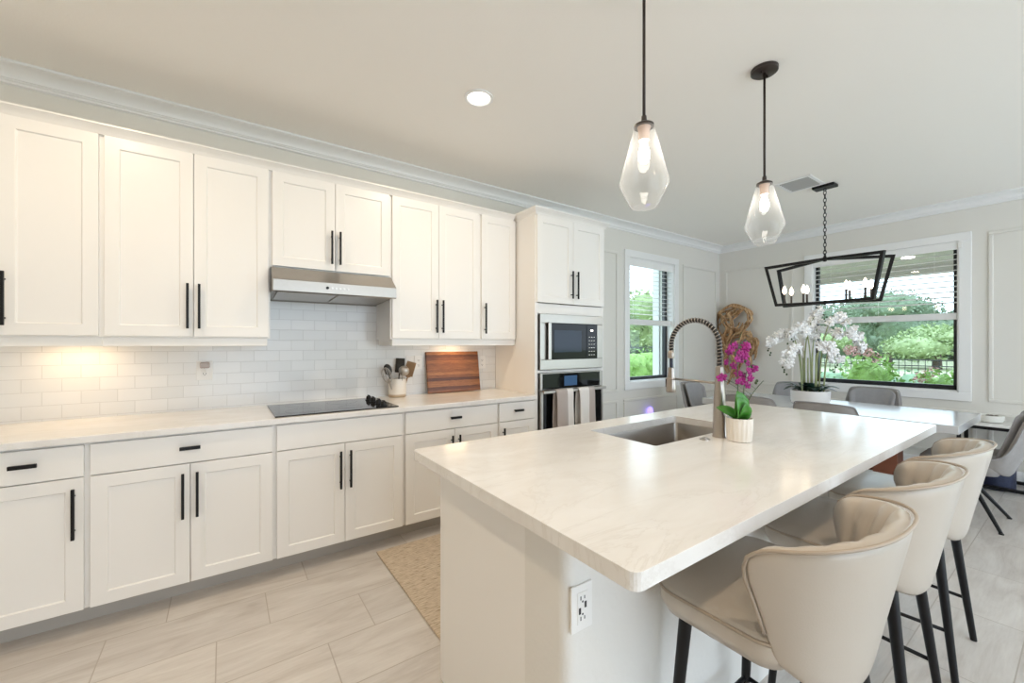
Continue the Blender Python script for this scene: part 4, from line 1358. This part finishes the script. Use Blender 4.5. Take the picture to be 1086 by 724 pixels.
MB().lathe([(.06, .001), (.085, .004), (.098, .03), (.098, .062), (.094, .066), (.088, .060), (.084, .03), (.0, .022)], (5.92, -2.70, chh), 36, cap1=False).build('bowl_body', M['bowl'], bw, auto=40)
m = MB()
rnd = random.Random(5)
for k in range(9):
    a = rnd.uniform(0, 2 * PI); r_ = rnd.uniform(0, .05)
    m.sphere((5.92 + r_ * math.cos(a), -2.70 + r_ * math.sin(a), chh + .048), .022, 1, 1, .8, 8, 6)
o = m.build('pebbles', M['bark'], None, smooth=True)
tag(o, 'dark pebbles filling the small stone bowl', 'pebbles', kind='stuff')
nv = thing('vase', 'navy glittering round vase standing on the floor under the low console', 'vase', (5.87, -2.75, 0))
MB().lathe([(.115, .0), (.120, .01), (.120, .26), (.110, .28), (.08, .285), (.075, .27), (.07, .05), (0, .04)], (5.87, -2.75, .001), 40, cap1=False).build('vase_body', M['navy'], nv, auto=40)

# ------------------------------------------------------------------ driftwood wall art
def driftwood():
    rnd = random.Random(21)
    X = XW - .045
    def at(px, py, d=0.0):
        """point on the window wall plane seen at this place of the photo"""
        u = (px - 543.4) / 435.68; v = -(py - 364.85) / 435.68
        ya = R(35)
        D = Vector((u * math.cos(ya) + math.sin(ya), -u * math.sin(ya) + math.cos(ya), v))
        t = (X - d) / D.x
        return Vector((0, -3.2976, 1.3323)) + D * t
    m = MB()
    strands = [
        [(762, 352, .02), (759, 342, .03), (763, 332, .04), (772, 326, .05), (782, 324, .05), (791, 328, .05), (794, 338, .05), (791, 348, .06), (788, 356, .06)],
        [(764, 345, .05), (768, 338, .06), (776, 336, .07), (784, 330, .06), (790, 326, .05)],
        [(770, 330, .04), (774, 340, .08), (772, 350, .07), (766, 354, .05)],
        [(774, 340, .05), (776, 352, .08), (772, 362, .09), (770, 374, .07), (768, 386, .05), (772, 396, .03)],
        [(791, 346, .06), (786, 354, .09), (778, 356, .08), (774, 366, .08)],
        [(788, 354, .07), (796, 360, .08), (803, 362, .06), (801, 370, .05), (798, 378, .04)],
        [(776, 352, .06), (784, 350, .07), (789, 354, .07), (787, 361, .08), (780, 366, .09), (775, 372, .07), (779, 384, .06), (776, 398, .04), (772, 406, .03)],
        [(770, 356, .05), (767, 366, .06), (771, 376, .05)],
        [(796, 360, .05), (792, 372, .06), (786, 384, .05), (781, 396, .04), (783, 408, .03)],
        [(760, 350, .02), (764, 356, .03), (770, 358, .05), (776, 356, .06)],
        [(782, 326, .04), (778, 332, .07), (771, 334, .07), (766, 340, .05)],
        [(764, 334, .06), (770, 346, .09), (768, 358, .08), (773, 370, .09), (771, 384, .06)],
        [(786, 340, .04), (781, 348, .07), (775, 346, .08), (769, 342, .07)],
        [(792, 350, .08), (798, 366, .07), (794, 376, .07), (797, 386, .05)],
        [(783, 362, .09), (777, 378, .08), (781, 390, .06), (777, 402, .05)],
    ]
    for s in strands:
        P = [at(*p) for p in s]
        Q = []
        for i in range(len(P) - 1):
            a = P[max(0, i-1)]; b = P[i]; c = P[i+1]; d = P[min(len(P)-1, i+2)]
            for k in range(5):
                t = k / 5
                Q.append(.5 * ((2*b) + (c - a) * t + (2*a - 5*b + 4*c - d) * t*t + (3*b - a - 3*c + d) * t**3))
        Q.append(P[-1])
        n = len(Q)
        for f in range(3):
            sd = Vector((rnd.uniform(0, 50), rnd.uniform(0, 50), rnd.uniform(0, 50)))
            w0 = rnd.uniform(.013, .027)
            F = [q + mnoise.noise_vector(q * 4.5 + sd) * .062 for q in Q]
            rad = [w0 * (.45 + .55 * math.sin(PI * (i + .6) / (n + .2))) * (1 + .45 * mnoise.noise(F[i] * 18)) for i in range(n)]
            m.tube(F, rad, 8)
    for v in m.bm.verts:
        nn = mnoise.noise_vector(v.co * 16)
        v.co += nn * .007
        v.co.x = min(v.co.x, XW - .004); v.co.y = min(v.co.y, -.022)
    o = m.build('driftwood_sculpture', M['drift'], None, smooth=True, subsurf=1)
    tag(o, 'twisted brown root wood sculpture hung on the wall corner behind the magenta orchid', 'wall sculpture')
driftwood()

# night light on the kitchen wall
nl = thing('night_light', 'glowing purple night light plugged in below the narrow window', 'night light', (4.415, -.006, .45))
MB().box(4.38, 4.45, -.006, 0, .40, .515).build('outlet_plate', M['plastic'], nl, bevel=.002)
MB().lathe([(.020, -.04), (.032, -.03), (.034, .03), (.026, .07), (.008, .085)], (4.415, -.041, .455), 18).build('lamp_body', M['purpleled'], nl, smooth=True)

# ------------------------------------------------------------------ ceiling fixtures
def recessed(x, y, label):
    o = thing('recessed_light', label, 'ceiling light', (x, y, H), group='recessed ceiling lights')
    MB().lathe([(.066, -.001), (.085, -.001), (.084, -.008), (.070, -.010), (.064, -.004), (.064, -.001)], (x, y, H), 40, cap0=False, cap1=False).build('trim_ring', M['trim'], o, auto=40)
    MB().lathe([(.0, -.003), (.066, -.004), (.066, -.001)], (x, y, H), 36, cap0=False, cap1=False).build('lens', M['lens'], o, smooth=True)
    add_light('recessed_beam', 'AREA', (x, y, H - .012), RECESSED_POWER, WARM, .12)
recessed(1.225, -1.205, 'lit round recessed light in the ceiling above the aisle by the cabinets')
for x, y, lab in ((-.55, -1.205, 'added unseen ceiling lamp lighting the left end of the counter'), (-.55, -3.7, 'added unseen ceiling lamp behind the camera on the left'),
                  (1.2, -3.75, 'added unseen ceiling lamp behind the camera lighting the stool side'), (-2.4, -2.4, 'added unseen ceiling lamp for the far left of the kitchen')):
    recessed(x, y, lab)  # extra lamps out of view, added to light the room

def pendant(x, label):
    y = -2.286
    o = thing('pendant_lamp', label, 'pendant lamp', (x, y, H), group='glass pendants over the island')
    c = MB().lathe([(.0, -.024), (.055, -.024), (.063, -.018), (.064, -.001)], (x, y, H), 36, cap1=True, cap0=False).build('canopy', M['bronze'], o, auto=40)
    m = MB()
    for s in (-1, 1): m.lathe([(.005, -.034), (.006, -.024)], (x + s * .03, y, H), 10)
    m.build('canopy_screws', M['bronze'], c)
    MB().tube([(x, y, 2.19), (x, y, H - .02)], .0058, 12).build('rod', M['bronze'], o, smooth=True)
    MB().lathe([(.0095, 2.215), (.0105, 2.20), (.0095, 2.195), (.020, 2.190), (.037, 2.180), (.038, 2.172), (.0, 2.172)], (x, y, 0), 32, cap0=False, cap1=False).build('cap', M['bronze'], o, auto=35)
    MB().lathe([(.0, 2.120), (.020, 2.120), (.022, 2.160), (.026, 2.172)], (x, y, 0), 24, cap0=False, cap1=False).build('socket', mat('pale_socket', (.62, .45, .36), .4), o, auto=40)
    MB().lathe([(.0365, 2.174), (.042, 2.155), (.0930, 1.957), (.0925, 1.950), (.050, 1.866), (.046, 1.862), (.0, 1.861)], (x, y, 0), 48, cap0=False, cap1=False).build('glass_shade', M['shade'], o, auto=30)
    MB().lathe([(.0, 2.030), (.010, 2.033), (.019, 2.046), (.022, 2.062), (.019, 2.084), (.012, 2.105), (.011, 2.122)], (x, y, 0), 20, cap0=False, cap1=False).build('bulb', M['bulb'], o, smooth=True)
pendant(1.331, 'glass pendant over the sink end of the island, hanging nearer the wall cabinets')
pendant(2.330, 'glass pendant with its round canopy in view, nearer the chandelier')

def chandelier():
    cx, cy = 4.50, -1.858
    o = thing('chandelier', 'black open frame lantern chandelier with eight candle bulbs over the dining table', 'chandelier', (cx, cy, H))
    MB().box(cx - .055, cx + .055, cy - .085, cy + .085, H - .024, H - .001).build('canopy', M['black'], o, bevel=.004)
    m = MB(); z = H - .024; k = 0
    m.loop_tube([(cx, cy + .010 * math.cos(2*PI*i/12), z - .014 + .014 * math.sin(2*PI*i/12)) for i in range(12)], .0028, 6)
    z -= .020
    while z > 2.160:
        pts = []
        for i in range(16):
            a = 2 * PI * i / 16
            h = .011 * math.cos(a); v = .021 * math.sin(a)
            pts.append((cx + (h if k % 2 else 0), cy + (0 if k % 2 else h), z - .021 + v))
        m.loop_tube(pts, .0030, 6); z -= .034; k += 1
    m.build('chain', M['black'], o, smooth=True)
    zt, zb, zm = 2.078, 1.712, 2.112
    Lt, Lb, Wt, Wb = .438, .366, .140, .095
    for s in (-1, 1):
        m = MB()
        P = [(cx - s * Wt, cy + Lt, zt), (cx, cy, zm), (cx + s * Wt, cy - Lt, zt), (cx + s * Wb, cy - Lb, zb), (cx - s * Wb, cy + Lb, zb)]
        P = [Vector(p) for p in P]
        d = Vector((s * (Wt) * 2, -Lt * 2, 0)).normalized(); nrm = Vector((d.y, -d.x, 0))
        th = .0125
        inn = []; outl = []
        for i in range(5):
            a = P[i-1]; b = P[i]; c_ = P[(i+1) % 5]
            e1 = (b - a).normalized(); e2 = (c_ - b).normalized()
            n1 = nrm.cross(e1).normalized(); n2 = nrm.cross(e2).normalized()
            bis = (n1 + n2).normalized(); k2 = th / max(.3, bis.dot(n1))
            outl.append(b + bis * k2); inn.append(b - bis * k2)
        V = [[m.bm.verts.new(p + nrm * q) for p in (outl[i], inn[i]) for q in (-.0135, .0135)] for i in range(5)]
        for i in range(5):
            A, B = V[i], V[(i+1) % 5]
            for a, b in ((0, 1), (1, 3), (3, 2), (2, 0)): m.bm.faces.new((A[a], A[b], B[b], B[a]))
        fr = m.build('lantern_frame', M['black'], o, bevel=.001)
        for q in (.30, .155, -.17, -.31):
            x = cx - s * Wb * q / Lb; y = cy + q
            cd = MB().lathe([(.012, .008), (.016, .012), (.0085, .016), (.0085, .100), (.0065, .102)], (x, y, zb), 14).build('candle', M['bronze'], o, auto=40)
            MB().lathe([(.0, .102), (.007, .104), (.014, .118), (.0165, .133), (.0135, .152), (.006, .172), (.0, .182)], (x, y, zb), 14, cap0=False, cap1=False).build('bulb', M['flame'], cd, smooth=True)
    m = MB(); m.lathe([(.0, -.026), (.013, -.022), (.018, -.008), (.018, .010), (.010, .022), (.006, .05), (0, .055)], (cx, cy, zm), 16, cap0=False, cap1=False)
    m.loop_tube([(cx, cy + .013 * math.cos(2*PI*i/12), zm + .058 + .013 * math.sin(2*PI*i/12)) for i in range(12)], .003, 6)
    m.build('top_hub', M['black'], o, smooth=True)
    MB().lathe([(.0, -.022), (.010, -.018), (.017, -.004), (.017, .008), (.006, .018), (0, .02)], (cx, cy, zb), 16, cap0=False, cap1=False).build('bottom_hub', M['black'], o, smooth=True)
chandelier()

# ceiling vent
vt = thing('ceiling_vent', 'white rectangular air vent in the ceiling between the pendant and chandelier', 'vent', (4.26, -1.73, H))
va, vb, vc, vd = 4.09, 4.43, -1.885, -1.605
m = MB(); e = .028
m.box(va, vb, vc, vc + e, H - .008, H); m.box(va, vb, vd - e, vd, H - .008, H); m.box(va, va + e, vc + e, vd - e, H - .008, H); m.box(vb - e, vb, vc + e, vd - e, H - .008, H)
m.build('frame', M['trim'], vt, bevel=.002)
m = MB()
k = va + e + .006
while k < vb - e - .01:
    m.hexa([(k + .010, vc + e, H - .012), (k + .013, vc + e, H - .012), (k + .013, vd - e, H - .012), (k + .010, vd - e, H - .012),
            (k, vc + e, H - .002), (k + .003, vc + e, H - .002), (k + .003, vd - e, H - .002), (k, vd - e, H - .002)])
    k += .042
m.build('louvers', mat('grey_louver', (.48, .48, .47), .5), vt)
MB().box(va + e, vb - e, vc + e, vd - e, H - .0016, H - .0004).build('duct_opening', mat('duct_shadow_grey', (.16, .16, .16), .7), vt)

# ------------------------------------------------------------------ rug
rg = thing('rug', 'woven jute runner on the floor between the cabinets and island', 'rug', (1.9, -1.12, 0))
MB().box(.800, 3.1, -1.60, -.655, .001, .010).build('woven_field', M['rug'], rg, bevel=.003)
m = MB()
m.box(.792, .802, -1.602, -.653, .001, .011)
m.build('bound_edge', M['rug'], rg, bevel=.003)

# ------------------------------------------------------------------ outdoors
GZ = -.25
struct(MB().box(-30, 140, .4, 140, GZ - .1, GZ).box(6.6, 140, -80, .4, GZ - .1, GZ).build('ground', M['lawn']), 'lawn outside the windows')
struct(MB().box(XW + T, 9.2, -9, 1.2, GZ - .05, GZ + .02).build('ground_bounce_patio', mat('bounce_pavers', (.50, .45, .40), .8, var=.1, vscale=5)), 'added unseen porch floor bouncing beige light onto the porch ceiling')  # unseen slab, added so light bounced onto the porch ceiling is browner
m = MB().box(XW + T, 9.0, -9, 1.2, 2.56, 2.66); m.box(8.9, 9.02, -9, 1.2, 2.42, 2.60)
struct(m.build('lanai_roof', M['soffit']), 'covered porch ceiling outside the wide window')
pl_ = thing('lanai_light', 'small recessed light in the porch ceiling outside the wide window', 'ceiling light', (7.9, -1.75, 2.56))
MB().lathe([(.07, 0), (.07, -.012), (.055, -.014)], (7.9, -1.75, 2.5595), 20).build('lens', M['lens'], pl_)

def leaves(m, c, rad, n, size, rnd, flat=1.0):
    for _ in range(n):
        while True:
            p = Vector((rnd.uniform(-1, 1), rnd.uniform(-1, 1), rnd.uniform(-1, 1)))
            if .45 < p.length < 1: break
        q = Vector((c[0] + p.x * rad[0], c[1] + p.y * rad[1], c[2] + p.z * rad[2]))
        a = Vector((rnd.uniform(-1, 1), rnd.uniform(-1, 1), rnd.uniform(-.6, .8))).normalized(); b = a.orthogonal().normalized()
        b = Matrix.Rotation(rnd.uniform(0, 6.28), 3, a) @ b
        s = size * rnd.uniform(.6, 1.4)
        v = [m.bm.verts.new(q + a * s), m.bm.verts.new(q + b * s * .45), m.bm.verts.new(q - a * s * .7), m.bm.verts.new(q - b * s * .45)]
        m.bm.faces.new(v)
def core(m, c, rad, rnd):
    d = bmesh.ops.create_icosphere(m.bm, subdivisions=3, radius=1)
    for v in d['verts']:
        k = .80 + .28 * mnoise.noise(v.co * 2.2 + Vector(c))
        v.co = Vector((c[0] + v.co.x * rad[0] * k, c[1] + v.co.y * rad[1] * k, c[2] + v.co.z * rad[2] * k))
def tree(x, y, h, w, label, fm, seed, grp='trees beyond the fence', n=4200, ls=None):
    rnd = random.Random(seed)
    o = thing('tree', label, 'tree', (x, y, GZ), group=grp)
    MB().tube([(x, y, GZ), (x + .1, y, GZ + h * .3), (x, y + .1, GZ + h * .6)], [w * .06, w * .05, w * .02], 8).build('trunk', M['bark'], o, smooth=True)
    m = MB()
    for _ in range(6):
        c = (x + rnd.uniform(-.35, .35) * w, y + rnd.uniform(-.35, .35) * w, GZ + h * rnd.uniform(.42, .74))
        rd = (w * rnd.uniform(.28, .42), w * rnd.uniform(.28, .42), h * rnd.uniform(.18, .28))
        core(m, c, rd, rnd); leaves(m, c, (rd[0] * 1.2, rd[1] * 1.2, rd[2] * 1.2), n // 6, ls or w * .03, rnd)
    m.build('crown', fm, o, recalc=False, smooth=True)
trees = [(49, -.5, 6.0, 5.2, 'dark green tree beyond the fence at the right of the wide window', M['fol']), (47, 7.2, 6.4, 5.2, 'dark tree beyond the fence in the middle of the wide window', M['fol']),
         (49, 15.0, 6.2, 5.2, 'dark tree beyond the fence at the left of the wide window', M['fol']), (37, 2.6, 2.9, 4.2, 'pale green bushy tree in front of the dark trees', M['fol2']),
         (37, 9.2, 2.6, 4.4, 'pale low tree behind the fence and the white orchid', M['fol2'])]
for i, (x, y, h, w, lab, fm) in enumerate(trees): tree(x, y, h, w, lab, fm, 40 + i)
tree(18.6, 12.0, 5.0, 3.6, 'bushy green tree seen through the narrow window', M['fol2'], 60, ls=.13)
tree(27, 20.5, 5.6, 6.0, 'dark green tree behind the other one in the narrow window', M['fol'], 61)
tree(27, 13.6, 3.6, 5.0, 'low pale tree at the lower right of the narrow window', M['fol2'], 62)
rnd = random.Random(77)
m = MB()
for k in range(26):
    c = (60 + rnd.uniform(-2, 2), -12 + k * 1.9, GZ + 2.2); rd = (2.6, 2.4, rnd.uniform(2.4, 3.6))
    core(m, c, rd, rnd); leaves(m, c, (rd[0] * 1.15, rd[1] * 1.15, rd[2] * 1.15), 260, .30, rnd)
for k in range(14):
    c = (38 + k * 1.6, 34 - k * .55, GZ + 1.8); rd = (2.4, 2.2, rnd.uniform(2.0, 3.0))
    core(m, c, rd, rnd); leaves(m, c, (rd[0] * 1.15, rd[1] * 1.15, rd[2] * 1.15), 260, .30, rnd)
tag(m.build('treeline', M['fol'], None, recalc=False), 'distant line of trees beyond the meadow', 'treeline', kind='stuff')

def hedge(name, pts, h, w, label, fm, seed, n):
    rnd = random.Random(seed)
    m = MB()
    (x0, y0), (x1, y1) = pts
    L_ = math.hypot(x1 - x0, y1 - y0); k = int(L_ / (w * .8)) + 1
    for i in range(k + 1):
        t = i / k
        c = (x0 + (x1 - x0) * t, y0 + (y1 - y0) * t, GZ + h * .5)
        core(m, c, (w * .62, w * .62, h * .52), rnd); leaves(m, c, (w * .72, w * .72, h * .60), n, .055, rnd)
    o = m.build(name, fm, None, recalc=False)
    for p in o.data.polygons: p.use_smooth = True
    tag(o, label, 'hedge', kind='stuff')
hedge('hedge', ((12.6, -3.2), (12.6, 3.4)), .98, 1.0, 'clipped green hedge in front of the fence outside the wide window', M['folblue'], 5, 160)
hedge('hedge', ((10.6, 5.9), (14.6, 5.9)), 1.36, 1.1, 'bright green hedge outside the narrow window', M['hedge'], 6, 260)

def shrub(x, y, h, w, label, pink, seed):
    rnd = random.Random(seed)
    o = thing('shrub', label, 'shrub', (x, y, GZ), group='shrubs outside the wide window')
    m = MB(); c = (x, y, GZ + h * .55); rd = (w / 2, w / 2, h * .42)
    core(m, c, (rd[0] * .8, rd[1] * .8, rd[2] * .8), rnd); leaves(m, c, rd, 420, .07, rnd)
    m.build('foliage', M['hedge'], o, recalc=False)
    MB().tube([(x, y, GZ), (x, y, GZ + h * .4)], .03, 6).build('stem', M['bark'], o)
    if pink:
        m = MB()
        for _ in range(5):
            q = (x + rnd.uniform(-.4, .4) * w - .1, y + rnd.uniform(-.4, .4) * w, GZ + h * rnd.uniform(.75, 1.0))
            leaves(m, q, (.14, .14, .10), 60, .035, rnd)
        m.build('blossoms', M['pinkflower'], o, recalc=False)
shrub(10.0, .45, 1.30, .9, 'green shrub with pink blossoms outside the wide window, beside the white orchid', True, 1)
shrub(10.1, -.75, 1.52, 1.0, 'taller green shrub in the middle of the wide window', True, 2)
shrub(9.9, -1.80, 1.25, 1.0, 'green shrub with pink blossoms at the right of the wide window', True, 3)

def fence(p0, p1, z1, label, step):
    o = thing('metal_fence', label, 'fence', ((p0[0] + p1[0]) / 2, (p0[1] + p1[1]) / 2, GZ))
    d = Vector((p1[0] - p0[0], p1[1] - p0[1], 0)); L_ = d.length; d.normalize()
    m = MB()
    for z in (GZ + .12, z1 - .16, z1 - .02):
        a = Vector((*p0, z)); b = Vector((*p1, z)); m.tube([a, b], .012, 4)
    m.build('rails', M['winframe'], o)
    m = MB(); n = int(L_ / step)
    for i in range(n + 1):
        p = Vector((*p0, 0)) + d * (L_ * i / n)
        m.tube([(p.x, p.y, GZ + .05), (p.x, p.y, z1)], .007, 4)
    m.build('pickets', M['winframe'], o)
    k = int(L_ / 2.4)
    for i in range(k + 1):
        p = Vector((*p0, 0)) + d * (L_ * i / k)
        MB().box(p.x - .03, p.x + .03, p.y - .03, p.y + .03, GZ, z1 + .05).build('post', M['winframe'], o)
fence((14.0, -3.4), (14.0, 3.6), .96, 'black metal picket fence outside the wide window', .12)
fence((10.5, 7.2), (18, 7.2), 1.22, 'black metal picket fence behind the bright hedge', .12)
